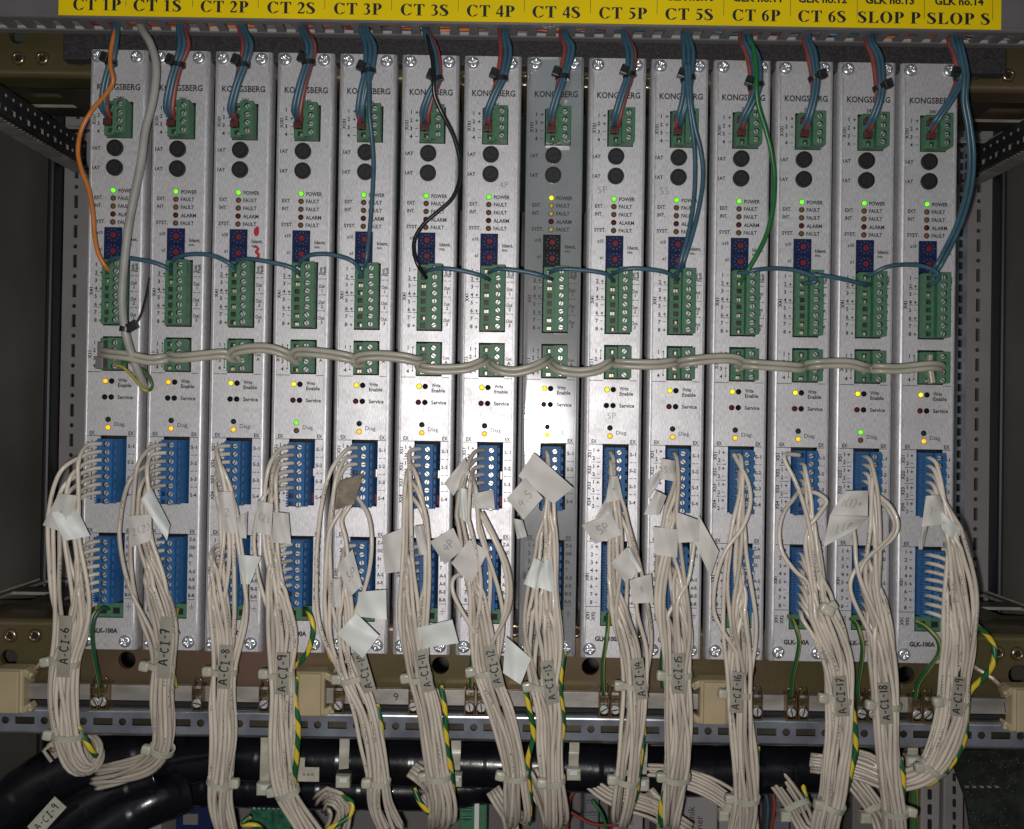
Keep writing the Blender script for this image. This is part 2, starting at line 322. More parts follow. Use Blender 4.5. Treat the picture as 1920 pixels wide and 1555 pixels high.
# bold serif letters for the label
def ribbon(pts, T, mb, mi, z):
    """pts: (x, y, half width normal to the stroke)"""
    c = [Vector((p[0], p[1], 0)) for p in pts]; per = 6; w_ = [p[2] for p in pts]
    if len(c) > 2: s = cat_rom(c, per); ws = [w_[min(int(i/per), len(w_)-2)]*(1-(i/per-min(int(i/per), len(w_)-2))) + w_[min(int(i/per), len(w_)-2)+1]*(i/per-min(int(i/per), len(w_)-2)) for i in range(len(s))]
    else: s = c; ws = w_
    L_ = []; 
    for i in range(len(s)):
        t = (s[min(i+1, len(s)-1)]-s[max(i-1, 0)]).normalized(); nn = Vector((-t.y, t.x, 0)); L_ += [T(s[i].x+nn.x*ws[i], s[i].y+nn.y*ws[i], z), T(s[i].x-nn.x*ws[i], s[i].y-nn.y*ws[i], z)]
    mb.add(L_, [(2*i, 2*i+1, 2*i+3, 2*i+2) for i in range(len(s)-1)], mi)
def ring(cx, cy, rxo, ryo, rxi, ryi, a0, a1, T, mb, mi, z, n=20):
    L_ = []
    for i in range(n+1):
        a = math.radians(a0+(a1-a0)*i/n); L_ += [T(cx+rxo*math.cos(a), cy+ryo*math.sin(a), z), T(cx+rxi*math.cos(a), cy+ryi*math.sin(a), z)]
    mb.add(L_, [(2*i, 2*i+1, 2*i+3, 2*i+2) for i in range(n)], mi)
def poly(pts, T, mb, mi, z): mb.add([T(x, y, z) for x, y in pts], [tuple(range(len(pts)))], mi)
def rect(x0, x1, y0, y1, T, mb, mi, z): poly([(x0, y0), (x1, y0), (x1, y1), (x0, y1)], T, mb, mi, z)
# ------------------------------------------------------------------ THE MODULE (local: x = u px, z = -v px, y = -h mm)
def L(u, v, h=0.0): return Vector((u*PX, -h*MM, -v*PX))
H = 1128
ROWS = {'x101': [113+15.2*i for i in range(4)], 'x41': [408+14.9*i for i in range(8)], 'x11': [554.6+14.6*i for i in range(4)],
        'x51': [742+15.05*i for i in range(8)], 'x81': [922.6+15.05*i for i in range(8)]}
def panel_mesh(mats, name):
    mb = MB()
    xs = [(1.2, -7), (1.2, -3.2), (1.5, -2.2), (2.3, -1.35), (3.8, -0.65), (5.9, -0.2), (8.2, 0), (10.2, 0), (10.5, -.22), (11.3, -.22), (11.6, 0), (37, 0), (86, 0), (99.6, 0), (99.9, -.22), (100.7, -.22), (101, 0), (103.5, 0), (106.2, -.18), (108.0, -.65), (109.2, -1.35), (109.9, -2.2), (110.2, -3.2), (110.2, -7)]
    cuts = [(99, 168), (395, 521), (541, 606), (727, 852), (909, 1068)]
    ys = [(0, -7), (0, -0.5), (1.2, 0)] + [(y, 0) for c in cuts for y in c] + [(H-1.2, 0), (H, -0.5), (H, -7)]
    idx = {}; vs = []
    for j, (v, hv) in enumerate(ys):
        for i, (u, hu) in enumerate(xs): idx[i, j] = len(vs); vs.append(L(u, v, min(hu, hv)))
    fs = []; sm = []
    for j in range(len(ys)-1):
        for i in range(len(xs)-1):
            if xs[i][0] == 37 and any(ys[j] == (c[0], 0) and ys[j+1] == (c[1], 0) for c in cuts): continue
            fs.append((idx[i, j], idx[i, j+1], idx[i+1, j+1], idx[i+1, j])); sm.append(0 < i < 7 or 16 < i < 22)
    mb.add(vs, fs, 0); mb.smooth[-len(sm):] = sm
    for c0, c1 in cuts:                       # walls and floor of every cut-out
        a = [L(37, c0), L(86, c0), L(86, c1), L(37, c1)]; b = [L(37, c0, -6), L(86, c0, -6), L(86, c1, -6), L(37, c1, -6)]
        mb.add(a+b, [(0, 1, 5, 4), (1, 2, 6, 5), (2, 3, 7, 6), (3, 0, 4, 7)], 2); mb.add(b, [(0, 1, 2, 3)], 2)
    T = lambda x, y: L(x, y, 0.03)
    t = lambda s, x0, y, cap=6.0, x1=None, cx=None, rot=0, bold=0.030: put_text(mb, s, T, x0, y, cap*1.12, x1, cx, rot, 1, bold)
    line = lambda a, b, v, w=1.1: mb.quad(T(a, v-w/2), T(b, v-w/2), T(b, v+w/2), T(a, v+w/2), 1)
    vline = lambda u, a, b, w=0.8: mb.quad(T(u-w/2, a), T(u+w/2, a), T(u+w/2, b), T(u-w/2, b), 1)
    t('KONGSBERG', 17, 71, 9.8, 98, bold=0.022)
    t('24V', 54, 92, 5.6, 68)
    for i, (v, s) in enumerate(zip((109, 124.5, 140, 155), '++--')): t(str(i+1), None, v, 6.0, cx=21); (t('+', None, v+0.6, 6.4, cx=31.5, bold=0.03) if s == '+' else line(28.5, 35, v, 1))
    t('X101', None, 134, 5.6, cx=12.5, rot=90)
    for v in (187, 224): t('1AT', 11, v, 5.8, 25.5)
    t('POWER', 61, 267, 6, 91)
    for s, v in (('FAULT', 281), ('FAULT', 296), ('ALARM', 311.5), ('FAULT', 326)): t(s, 61, v, 6, 86 if s == 'FAULT' else 90)
    t('EXT.', 16, 280, 5.8, 32); t('INT.', 16, 295, 5.8, 30); t('SYST.', 15, 325, 5.8, 37)
    t('x10', 21, 346, 5.6, 33); t('x1', 26, 377, 5.6, 33)
    t('Ident.', 78, 358, 5.8, 99); t('no.', 78, 366, 5.0, 89)
    for i in range(8):
        v = 406+15*i; t(str(i+1), None, v, 6.0, cx=22.5)
        if i % 2: t('+', None, v+0.6, 6.4, cx=32, bold=0.03)
        else: line(29, 35, v, 1)
    t('X41', None, 457, 5.8, cx=13.5, rot=90)
    for v in (426.5, 456.5, 486.5): line(20, 28, v); line(30, 37, v); line(87, 93, v); line(95, 101, v)
    t('Syst.', None, 411, 5.2, cx=90.5, rot=90); t('Fault', None, 411, 5.2, cx=97.5, rot=90)
    for k in range(3): t('Out', 87.5, 440+30*k, 5.8, 99); t(str(k+1), None, 448+30*k, 5.2, cx=94)
    for i in range(4): t(str(i+1), None, 553+14.6*i, 6, cx=22)
    for a in (552, 581): vline(31, a, a+15, 1); mb.lathe(L(31, a, .02), [(0.0004, 0), (0.0004, .00002)], 8, 1); mb.lathe(L(31, a+15, .02), [(0.0004, 0), (0.0004, .00002)], 8, 1)
    t('X11', None, 576, 5.8, cx=13.5, rot=90); t('Com.', 87.5, 571, 5, 100); t('A', None, 579.5, 5.4, cx=94)
    line(10, 37, 608); line(86, 100, 608)
    t('Write', 67.5, 623, 6, 84); t('Enable', 67.5, 632.5, 6, 93); t('Service', 67, 655, 6, 95.5); t('Diag.', 62, 705.5, 6.6, 83, bold=0.004)
    for v0 in (722.5, 904.5): t('EX', 16, v0, 6, 26); t('EX', 89, v0, 6, 99)
    line(11, 37, 728); line(86, 101, 728); line(11, 37, 910); line(86, 101, 910)
    for k in range(4):
        t('X5%d' % (k+1), None, 746.5+30*k, 5.6, cx=12.8, rot=90); t('S-%d' % (k+1), 88, 746.5+30*k, 5.6, 100)
        for q in (0, 1):
            v = 739+30*k+15*q; t(str(q+1), None, v, 6, cx=21)
            if q: line(26, 32, v, 1)
            else: t('+', None, v+.6, 6.4, cx=29, bold=0.03)
        if k < 3: line(16, 24, 761.5+30*k); line(26, 34, 761.5+30*k); line(88, 94, 761.5+30*k); line(96, 101, 761.5+30*k)
    for i, s in enumerate('+-+++-+-'):
        v = 919.5+14.9*i; t(str(i+1), None, v, 6, cx=20)
        if s == '+': t('+', None, v+.6, 6.4, cx=29, bold=0.03)
        else: line(26, 32, v, 1)
    t('X81', None, 977, 5.6, cx=11.5, rot=90); t('X91', None, 1050, 5.6, cx=14, rot=90); t('X92', None, 1050, 5.6, cx=24, rot=90); line(9, 36, 1032); line(87, 101, 1032)
    for i, s in enumerate(('Z-A', 'GND', 'St', 'T', 'A-S', 'A-R', 'B-S', 'B-R')): t(s, 88, 919.5+15*i, 5.6, 88+(12.5 if len(s) > 2 else 8 if s == 'St' else 4.5))
    vline(95, 1040, 1046); line(90, 100, 1046, 1); line(92, 98, 1049, 1); line(94, 96, 1052, 1)
    t('GLK-100A', 28, 1092, 7.2, 76, bold=0.05)
    return mb.mesh(name, mats)
def block_mesh(rows, v0, v1, lu0, lu1, ru1, lh, rh, color, name, slot_u, screw_u, fins=False, seed=1):
    """pluggable terminal block: low wire-entry step on the left, higher screw step on the right"""
    mb = MB(); n = len(rows); pitch = (rows[-1]-rows[0])/(n-1); rb = random.Random(seed)
    T1 = lambda x, y, d: L(x, y, lh-d); T2 = lambda x, y, d: L(x, y, rh-d)
    e = [max(v0, rows[0]-pitch/2)] + [(rows[i]+rows[i+1])/2 for i in range(n-1)] + [min(v1, rows[-1]+pitch/2)]
    e[0] = v0; e[-1] = v1
    for i in range(n):
        y0, y1 = e[i], e[i+1]; c = rows[i]
        fr = 1.2                               # raised frame between the entries
        mb.hole_cell(T1, lu0, lu1, y0, y1, ('r', slot_u-4.6, slot_u+4.6, c-4.4, c+4.4), 2.6, 0, 0, True, 1)
        if not fins and rb.random() < 0.6:
            for q in (-2.1, 2.1) if rb.random() < .6 else (1.2,): mb.box(L(slot_u+q, c+0.8, lh-1.9), (3.4*PX, 0.0008, 5.6*PX), 3)
        mb.box(L((lu0+lu1)/2, y0+0.5, lh+0.25), ((lu1-lu0)*PX*0.94, 0.0006, 0.00022), 0)
        mb.hole_cell(T2, lu1, ru1, y0, y1, ('c', screw_u, c, 5.5), 1.1, 0, 2, True, 2)
        if fins:
            for k in range(3): mb.box(L(lu0-1.0, c-4.5+4.5*k, lh-1.6), (0.0012, 0.0028, 0.0005), 0)
            mb.box(L(lu1+14, c-7.2, rh+0.05), (0.0009, 0.00012, 0.0009), 0)
            mb.box(L(ru1+3.0, c, rh-1.9), (0.0009, 0.0004, 0.0022), 0)
    base = -4
    def wall(a, b, c, d): mb.quad(a, b, c, d, 0)
    bu0, bu1 = (38.4, 83.2)
    wall(L(lu0, v0, lh), L(lu0, v1, lh), L(bu0, v1, base), L(bu0, v0, base))
    wall(L(lu1, v0, rh), L(lu1, v1, rh), L(lu1, v1, lh), L(lu1, v0, lh))
    wall(L(ru1, v1, rh), L(ru1, v0, rh), L(bu1, v0, base), L(bu1, v1, base))
    for v, sg in ((v0, 1), (v1, -1)):
        p = [L(lu0, v, lh), L(lu1, v, lh), L(lu1, v, rh), L(ru1, v, rh), L(bu1, v, base), L(bu0, v, base)]
        mb.add(p, [tuple(range(6)) if sg < 0 else tuple(range(5, -1, -1))], 0)
    return mb.mesh(name, [color, M['contact'], M['dark'], M['brass']])
def phillips(r, h, name, matl):
    mb = MB(); R, Sg = 9, 40; c = []
    vs = []; 
    for i in range(R+1):
        q = i/R; rr = r*math.sin(q*math.pi/2) if i else 0.0; hh = h*math.cos(q*math.pi/2)**0.8 if i < R else 0
        for k in range(Sg):
            a = 2*math.pi*k/Sg; x, z = rr*math.cos(a), rr*math.sin(a)
            arm = (abs(x) < r*0.15 and abs(z) < r*0.62) or (abs(z) < r*0.15 and abs(x) < r*0.62)
            vs.append(Vector((x, -(hh - (h*0.75 if arm else 0)), z)))
    fs = [(i*Sg+k, i*Sg+(k+1) % Sg, (i+1)*Sg+(k+1) % Sg, (i+1)*Sg+k) for i in range(R) for k in range(Sg)]
    mb.add(vs, fs, 0, True); return mb.mesh(name, [matl])
def slotted(r, name, matl):
    mb = MB(); mb.lathe((0, 0, 0), [(r, -0.0006), (r, 0.0), (r*0.85, 0.00012)], 16, 0, False)
    mb.box((0, -0.00014, 0), (r*1.7, 0.00006, r*0.34), 1); return mb.mesh(name, [matl, M['dark']])
def lamp_mesh(m_, r=4.4): 
    mb = MB(); mb.lathe((0, 0, 0), [((r+0.9)*PX, 0.00001), ((r+0.9)*PX, 0.0001), (r*PX, 0.00012)], 16, 1)
    mb.lathe((0, 0, 0), [(r*PX, 0.0001), (r*PX*0.92, 0.0005), (r*PX*0.6, 0.0008), (r*PX*0.2, 0.0009)], 16, 0); return mb.mesh('indicator_light', [m_, M['dark']])
PANEL = panel_mesh([M['panel'], M['print'], M['dark']], 'front_panel')
PANEL_NEW = PANEL.copy(); PANEL_NEW.materials[0] = M['panel_new']
LAMP = {k: lamp_mesh(M[k]) for k in ('led_green', 'led_yellow', 'led_lemon', 'led_amber_off', 'led_red_off', 'led_green_off', 'led_black', 'led_amber_bright')}
SCREW = phillips(12.0*PX, 0.0017, 'mounting_screw', M['screw']); TSCREW = slotted(4.9*PX, 'terminal_screw', M['tscrew'])
B101 = block_mesh(ROWS['x101'], 104.5, 167, 39.5, 61, 84.5, 4.2, 7.6, M['green'], 'terminal_block', 51.5, 74)
B41 = block_mesh(ROWS['x41'], 399, 519, 39.5, 60, 84.5, 3.6, 7.2, M['green'], 'terminal_block', 50.5, 72)
B11 = block_mesh(ROWS['x11'], 546, 604, 39.5, 60, 84.5, 3.6, 7.2, M['green'], 'terminal_block', 50.5, 72)
B41V = [B41]+[block_mesh(ROWS['x41'], 399, 519, 39.5, 60, 84.5, 3.6, 7.2, M['green'], 'terminal_block', 50.5, 72, False, sd) for sd in (2, 3, 4)]
B11V = [B11]+[block_mesh(ROWS['x11'], 546, 604, 39.5, 60, 84.5, 3.6, 7.2, M['green'], 'terminal_block', 50.5, 72, False, sd) for sd in (12, 13)]
B51 = block_mesh(ROWS['x51'], 733, 851, 42, 56, 75, 6.2, 9.0, M['blue'], 'terminal_block', 49, 64.5, True)
B81 = block_mesh(ROWS['x81'], 914, 1036, 42, 56, 75, 6.2, 9.0, M['blue'], 'terminal_block', 49, 64.5, True)
def fuse_mesh():
    mb = MB(); mb.lathe((0, 0, 0), [(15.4*PX, -0.0002), (15.4*PX, 0.0012), (14.6*PX, 0.0016), (12.6*PX, 0.0016), (12.3*PX, 0.0011), (11.6*PX, 0.0011), (11.2*PX, 0.0016), (1*PX, 0.0016)], 32, 0, False)
    mb.box((0, -0.0016, 0), (14*PX, 0.0001, 1.6*PX), 1); return mb.mesh('fuse_holder', [M['fuse'], M['dark']])
FUSE = fuse_mesh()
def rotary(body, name):
    mb = MB(); mb.box((0, -0.0002, 0), (33*PX, 0.0012, 29.6*PX), 0, None, 0.0001)
    for k in range(10):
        a = 2*math.pi*k/10; mb.box(((10.5*math.cos(a)+1)*PX, -0.00085, 10.5*PX*math.sin(a)), (1.6*PX, 0.00006, 2.6*PX), 1, Matrix.Rotation(-a+math.pi/2, 3, 'Y'))
    return mb.mesh(name, [M[body], M['dialmark']])
ROT, ROTB = rotary('dblue', 'rotary_switch'), rotary('dblack', 'rotary_switch')
mb = MB(); mb.lathe((0, 0, 0), [(5.6*PX, 0), (5.6*PX, 0.0005), (4.8*PX, 0.0006)], 14, 0, False); mb.box((0, -0.00062, 0), (1.6*PX, 0.0001, 8*PX), 1); DIAL = mb.mesh('dial', [M['dialred'], M['ferrule']])
mb = MB(); mb.box(L(62, 1053, -1.2), (47*PX, 0.003, 26*PX), 0)
for k in range(2): mb.box(L(50+24*k, 1054, .5), (12*PX, 0.0006, 11*PX), 1)
GBLOCK = mb.mesh('earth_terminal', [M['green'], M['dark']])
O1 = P(166.7, 91.8, 0); O14 = P(1689.5, 117.8, 0)
TAGS = ['CT 1P', 'CT 1S', 'CT 2P', 'CT 2S', 'CT 3P', 'CT 3S', 'CT 4P', 'CT 4S', 'CT 5P', 'CT 5S', 'CT 6P', 'CT 6S', 'SLOP P', 'SLOP S']
DIFF = {0: 'at the far left', 2: 'with two red ink marks', 3: 'with its diagnostic light green', 7: 'with mirror-bright face and black dials', 6: 'with pencilled 4P', 8: 'with pencilled 5P', 9: 'with pencilled 5S', 13: 'at the far right', 12: 'with green diagnostic light lit'}
def build_module():
    root = thing('control_module', '', 'control module', (0, 0, 0), 'aluminium control modules in a row')
    p = link('front_panel', PANEL, root)
    for (u, v) in ((18, 14.5), (90.5, 14.5), (18, 1111), (90.5, 1111)): o = link('mounting_screw', SCREW, root, L(u, v, 0.03)); o.rotation_euler.y = random.random()*3
    for v in (187, 224): link('fuse_holder', FUSE, root, L(54, v))
    for nm, v in (('led_green', 266.5), ('led_amber_off', 281), ('led_amber_off', 296), ('led_red_off', 311), ('led_amber_off', 326)): link('indicator_light', LAMP[nm], root, L(51.6, v))
    for nm, u, v in (('led_yellow', 44, 625), ('led_black', 55.5, 625), ('led_black', 43, 655), ('led_black', 55.3, 655), ('led_green_off', 50.3, 697), ('led_yellow', 50.5, 712)): link('indicator_light', LAMP[nm], root, L(u, v))
    for v in (351, 381): s = link('rotary_switch', ROT, root, L(53.5, v)); link('dial', DIAL, s, Vector((1.2*PX, -0.0008, 0)))
    for me, key, u, h in ((B101, 'x101', 74, 7.6), (B41, 'x41', 72, 7.2), (B11, 'x11', 72, 7.2), (B51, 'x51', 64.5, 9), (B81, 'x81', 64.5, 9)):
        b = link('terminal_block', me, root)
        for v in ROWS[key]: link('terminal_screw', TSCREW, b, L(u, v, h-0.65))
    link('earth_terminal', GBLOCK, root)
    return root
def copy_tree(o, parent=None):
    c = o.copy(); COL.objects.link(c); c.parent = parent
    for ch in list(o.children): copy_tree(ch, c)
    return c
proto = build_module(); mods = [proto]+[copy_tree(proto) for _ in range(13)]
rnd = random.Random(3)
for i, r in enumerate(mods):
    r.location = O1.lerp(O14, i/13.0)
    if i == 7: r.rotation_euler = (math.radians(0.3), 0, math.radians(-1.3))
    else: r.rotation_euler = (math.radians(rnd.uniform(-.12, .12)), 0, math.radians(rnd.uniform(-.35, .35)))
    r['label'] = ('aluminium control module under the yellow %s label ' % TAGS[i]) + DIFF.get(i, '')
    r['label'] = r['label'].strip()
    lights = [c for c in r.children if c.name.startswith('indicator')]
    def at(u, v): return min(lights, key=lambda c: (c.location - L(u, v)).length)
    if i >= 2: at(44, 625).data = LAMP['led_lemon']
    if i in (3, 12): at(50.3, 697).data = LAMP['led_green']; at(50.5, 712).data = LAMP['led_amber_off']
    if i >= 3 and i != 8: at(43, 655).data = LAMP['led_red_off']
    if i == 7:
        for v in (281, 296, 326): at(51.6, v).data = LAMP['led_amber_bright']
        at(51.6, 266.5).data = LAMP['led_lemon']; at(50.5, 712).data = LAMP['led_lemon']
    for c in r.children:
        if i == 7 and c.name.startswith('front_panel'): c.data = PANEL_NEW; c['label'] = 'smooth mirror-like panel'
        if i == 7 and c.name.startswith('rotary'): c.data = ROTB; c['label'] = 'black switch with red dial'
        if c.name.startswith('terminal_block'):
            if c.data == B41: c.data = B41V[i % 4]
            elif c.data == B11: c.data = B11V[i % 3]
            for s in c.children: s.rotation_euler.y = rnd.uniform(0, 3.1); s.location.y += rnd.uniform(0, 0.0004)
        if c.name.startswith('mounting_screw'): c.rotation_euler.y = rnd.uniform(0, 3.1)
        if c.name.startswith('rotary'):
            for s in c.children: s.rotation_euler.y = rnd.uniform(0, 3.1)
        if c.name.startswith('fuse'): c.rotation_euler.y = rnd.uniform(0, 3.1)
def hand(i, txt, u, v, cap, m_, bold=0.0):
    pn = [c for c in mods[i].children if c.name.startswith('front_panel')][0]; mbx = MB(); put_text(mbx, txt, lambda x, y: L(x, y, 0.05), u, v, cap, None, None, 4, 0, bold)
    link('handwritten_mark', mbx.mesh('handwritten_mark', [M[m_]]), pn)
hand(6, '4P', 71, 244, 12, 'grey_pencil', -0.015); hand(7, '4S', 81, 243, 15, 'grey_pencil', -0.012); hand(8, '5P', 21, 250, 13, 'grey_pencil', -0.012); hand(9, '5S', 20, 250, 13, 'grey_pencil', -0.012); hand(8, '5P', 45, 675, 12, 'grey_pencil', -0.015)
mbr = MB(); Tr = lambda x, y, z: L(x, y, 0.05+z*0.01)
ring(86.5, 340, 5.2, 8.5, 0.01, 0.01, 0, 360, Tr, mbr, 0, 0); ring(88, 335, 3.8, 5.5, 0.01, 0.01, 0, 360, Tr, mbr, 0, 1)
ribbon([(82, 370, 1.5), (87, 368, 2.2), (90, 373, 2.6), (86, 378, 2.2), (91, 382, 2.8), (90, 389, 3.0), (84, 391, 2.4), (80, 388, 1.6)], Tr, mbr, 0, 2)
link('handwritten_mark', mbr.mesh('handwritten_mark', [M['red_ink']]), [c for c in mods[2].children if c.name.startswith('front_panel')][0])
for i_ in (3, 4, 5, 6):
    mbc = MB(); mbc.box(L(82, 838, -2.5), (7*PX, 0.003, 20*PX), 0, None, 0.0005); mbc.box(L(80, 790, -3.5), (9*PX, 0.003, 14*PX), 1); link('capacitor', mbc.mesh('capacitor', [M['dialred'], M['brass']]), mods[i_])
def MP(i, u, v, h=0.0): return mods[i].location + L(u, v, h)
# ------------------------------------------------------------------ CABINET AND FRAME
def zat(px, py, h): return P(px, py, h).z
mb = MB(); mb.box((0, 0.26, 0), (0.9, 0.01, 0.9), 0); o = solo('back_wall', mb, M['wall'], 'dark grey rear wall of the cabinet behind everything', 'wall')
for sgn, xw, lab in ((-1, -0.2635, 'left'), (1, 0.2715, 'right')):
    mb = MB(); mb.box((xw+sgn*0.002, 0.0, 0), (0.004, 0.5, 0.8), 0)
    o = solo('cabinet_wall', mb, M['wall'], 'dark grey painted %s side wall of the cabinet' % lab, 'cabinet wall')
def hole_strip(a, along, across, n, pitch, width, pat, depth, mats, thick=None, mi_in=0):
    """perforated strip: a = start corner, along/across unit vectors; pat(i) -> hole spec in mm"""
    mbs = MB(); nrm = along.cross(across).normalized()
    if nrm.y < 0: nrm = -nrm
    T = lambda x, y, d: a + along*(x*MM) + across*(y*MM) + nrm*(d*MM)
    for i in range(n): mbs.hole_cell(T, i*pitch, (i+1)*pitch, 0, width, pat(i, i*pitch), depth, 0, mi_in, False)
    b = n*pitch; t = depth
    for (x0, y0, x1, y1) in ((0, 0, b, 0), (0, width, b, width), (0, 0, 0, width), (b, 0, b, width)): mbs.quad(T(x0, y0, 0), T(x1, y1, 0), T(x1, y1, t), T(x0, y0, t), 0)
    return mbs, T
# uprights with round and oblong holes
for sgn, pxa, pxb, lab in ((-1, 112, 157, 'left'), (1, 1806, 1857, 'right')):
    h = -83; mid = 777; a = P(pxa, mid, h); b = P(pxb, mid, h); wd = (b.x-a.x)/MM; a = Vector((a.x, a.y, 0.175)); pitch = 56/3.335/2
    cw = wd*0.5
    def pat(i, x): return ('c', x+pitch/2, cw, 1.25) if i % 2 else ('r', x+0.6, x+pitch-0.6, cw-1.15, cw+1.15)
    t = thing('cabinet_upright', 'pale grey perforated steel upright on the %s side of the cabinet' % lab, 'upright', a, 'perforated cabinet uprights')
    mbs, T = hole_strip(a, Vector((0, 0, -1)), Vector((1, 0, 0)), 44, pitch, wd, pat, 1.5, None); part('front_face', mbs, [M['column']], t)
    # narrow slotted inner return next to the modules
    xs = a.x + wd*MM if sgn < 0 else a.x; mb2, T = hole_strip(Vector((xs + (0.0003 if sgn < 0 else -0.0066), a.y-0.003, 0.175)), Vector((0, 0, -1)), Vector((1, 0, 0)), 60, 6.2, 6.3, lambda i, x: ('r', x+0.8, x+5.0, 1.8, 4.0), 1.5, None); part('slotted_flange', mb2, [M['column'] if sgn < 0 else M['zinc_b']], t)
    mb = MB(); xs = P(pxa-9 if sgn < 0 else pxb+6, mid, h).x; mb.box((xs, a.y-0.004, -0.0), (0.0042, 0.012, 0.5), 0, None, 0.0015)
    solo('door_seal', mb, M['seal'], 'black rubber seal strip beside the %s upright' % lab, 'seal', 'door seals')
# depth rails, upper and lower
def rail(px, py0, py1, sgn, lab, nm='depth_rail', flange=True):
    a = P(px, py0, -82); b = P(px, py1, -82); hgt = (a.z-b.z)/MM; al = Vector((0, -1, 0)); ac = Vector((0, 0, -1))
    mbs = MB(); T = lambda x, y, d: a + al*(x*MM) + ac*(y*MM) + Vector((sgn*d*MM, 0, 0))
    n = 17; pt = 6.4
    for i in range(n): 
        mbs.hole_cell(T, i*pt, (i+1)*pt, 0, hgt*0.36, ('c', i*pt+pt/2, hgt*0.2, 0.9), 1.2, 0, 1, False)
        mbs.hole_cell(T, i*pt, (i+1)*pt, hgt*0.36, hgt*0.8, ('r', i*pt+1.2, i*pt+4.6, hgt*0.5, hgt*0.66) if i % 2 else ('c', i*pt+pt/2, hgt*0.58, 1.0), 1.2, 0, 1, False)
        mbs.hole_cell(T, i*pt, (i+1)*pt, hgt*0.8, hgt, None, 1.2, 0)
    t = thing('depth_rail', lab, 'rail', a, 'perforated depth rails'); part('web', mbs, [M['rail'], M['bar']], t)
    m2 = MB(); TT = lambda x, y, d: T(x, hgt, 0) + Vector((-sgn*y*MM, 0, 0)) + Vector((0, 0, d*MM))
    for i in range(n*2): m2.hole_cell(TT, i*pt/2, (i+1)*pt/2, 0, 5, ('r', i*pt/2+.7, i*pt/2+2.3, 1.5, 3.2), 1.0, 0, 1, False)
    m2.box(T(n*pt/2, hgt+.6, 2), (0.009, n*pt*MM, 0.0006), 1); part('flange', m2, [M['rail'], M['bar']], t)
rail(163, 266, 322, -1, 'dark perforated rail running forward at upper left corner')
rail(1806, 292, 348, 1, 'dark perforated rail running forward at upper right corner')
# yellow-passivated cross plates
def boss(mb, c):
    mb.lathe(c, [(0.0034, 0), (0.0030, 0.0009), (0.0022, 0.0014), (0.0017, 0.0012), (0.0015, -0.001)], 20, 0)
    mb.lathe(c+Vector((0, -0.0004, 0)), [(0.0016, 0), (0.0014, 0.0001)], 16, 1)
def cross_plate(name, label, py_top, py_bot, px_ref, bosses, holes, lip_top, lip_bot):
    h = -9; zt = P(px_ref, py_top, h).z; zb = P(px_ref, py_bot, h).z
    t = thing(name, label, 'mounting plate', (-0.262, 9*MM, zb), 'yellow zinc mounting plates'); mbp = MB()
    # plate cut into columns so that each big round hole is a real hole
    T = lambda x, z, d: Vector((x, 9*MM+d, z)); cur = -0.2615
    for (hx, hy, r) in sorted(holes, key=lambda q: q[0]):
        c = P(hx, hy, h); z0, z1 = c.z-r*1.3, c.z+r*1.3; x0, x1 = c.x-r*1.3, c.x+r*1.3
        z0 = max(z0, zb); z1 = min(z1, zt)
        if x0 > cur: mbp.quad(T(cur, zb, 0), T(x0, zb, 0), T(x0, zt, 0), T(cur, zt, 0))
        x0 = max(x0, cur)
        if z1 < zt: mbp.quad(T(x0, z1, 0), T(x1, z1, 0), T(x1, zt, 0), T(x0, zt, 0))
        if z0 > zb: mbp.quad(T(x0, zb, 0), T(x1, zb, 0), T(x1, z0, 0), T(x0, z0, 0))
        mbp.hole_cell(lambda x, y, d: T(x, y, d*MM*6), x0, x1, z0, z1, ('c', c.x, c.z, min(r, (z1-c.z)*0.98, (c.z-z0)*.98)), 0.5, 0, 0, False, seg=28)
        cur = x1
    mbp.quad(T(cur, zb, 0), T(0.2695, zb, 0), T(0.2695, zt, 0), T(cur, zt, 0))
    part('plate', mbp, [M['zinc_y']], t)
    W = 0.531; xc = 0.004
    for z, on, s in ((zt, lip_top, 1), (zb, lip_bot, -1)):
        if on:                                # rounded lip turning backwards
            m2 = MB(); seg = 6; vs = []
            for k in range(seg+1):
                a = math.pi/2*k/seg; y = 9*MM + 0.003*(1-math.cos(a)); zz = z + s*0.003*math.sin(a)
                vs += [Vector((xc-W/2, y, zz)), Vector((xc+W/2, y, zz))]
            vs += [Vector((xc-W/2, 0.05, z+s*0.003)), Vector((xc+W/2, 0.05, z+s*0.003))]
            m2.add(vs, [(2*k, 2*k+1, 2*k+3, 2*k+2) for k in range(seg+1)], 0, True); part('lip', m2, [M['zinc_y']], t)
    for (bx, by) in bosses:
        m3 = MB(); boss(m3, P(bx, by, h+0.1)); part('threaded_boss', m3, [M['boss'], M['dark']], t)
    return t
cross_plate('mounting_plate', 'yellow zinc plated cross plate behind the upper ends of the modules', 20, 132, 80, [(35, 110), (80, 110), (151, 111), (872, 152), (984, 152), (1100, 156), (1215, 157), (1826, 138), (1890, 142)], [(33, 66, 0.0042)], False, True)
cross_plate('mounting_plate', 'yellow zinc plated cross plate below the modules behind the busbar', 1172, 1300, 60, [(20, 1192), (66, 1192), (1870, 1224), (1907, 1226), (965, 1182), (1079, 1184), (1194, 1186)], [(17, 1234, 0.0042), (238, 1238, 0.0042), (826, 1248, 0.0042), (1107, 1250, 0.0042), (1402, 1256, 0.0042), (1698, 1266, 0.0042), (1910, 1266, 0.0050)], True, False)
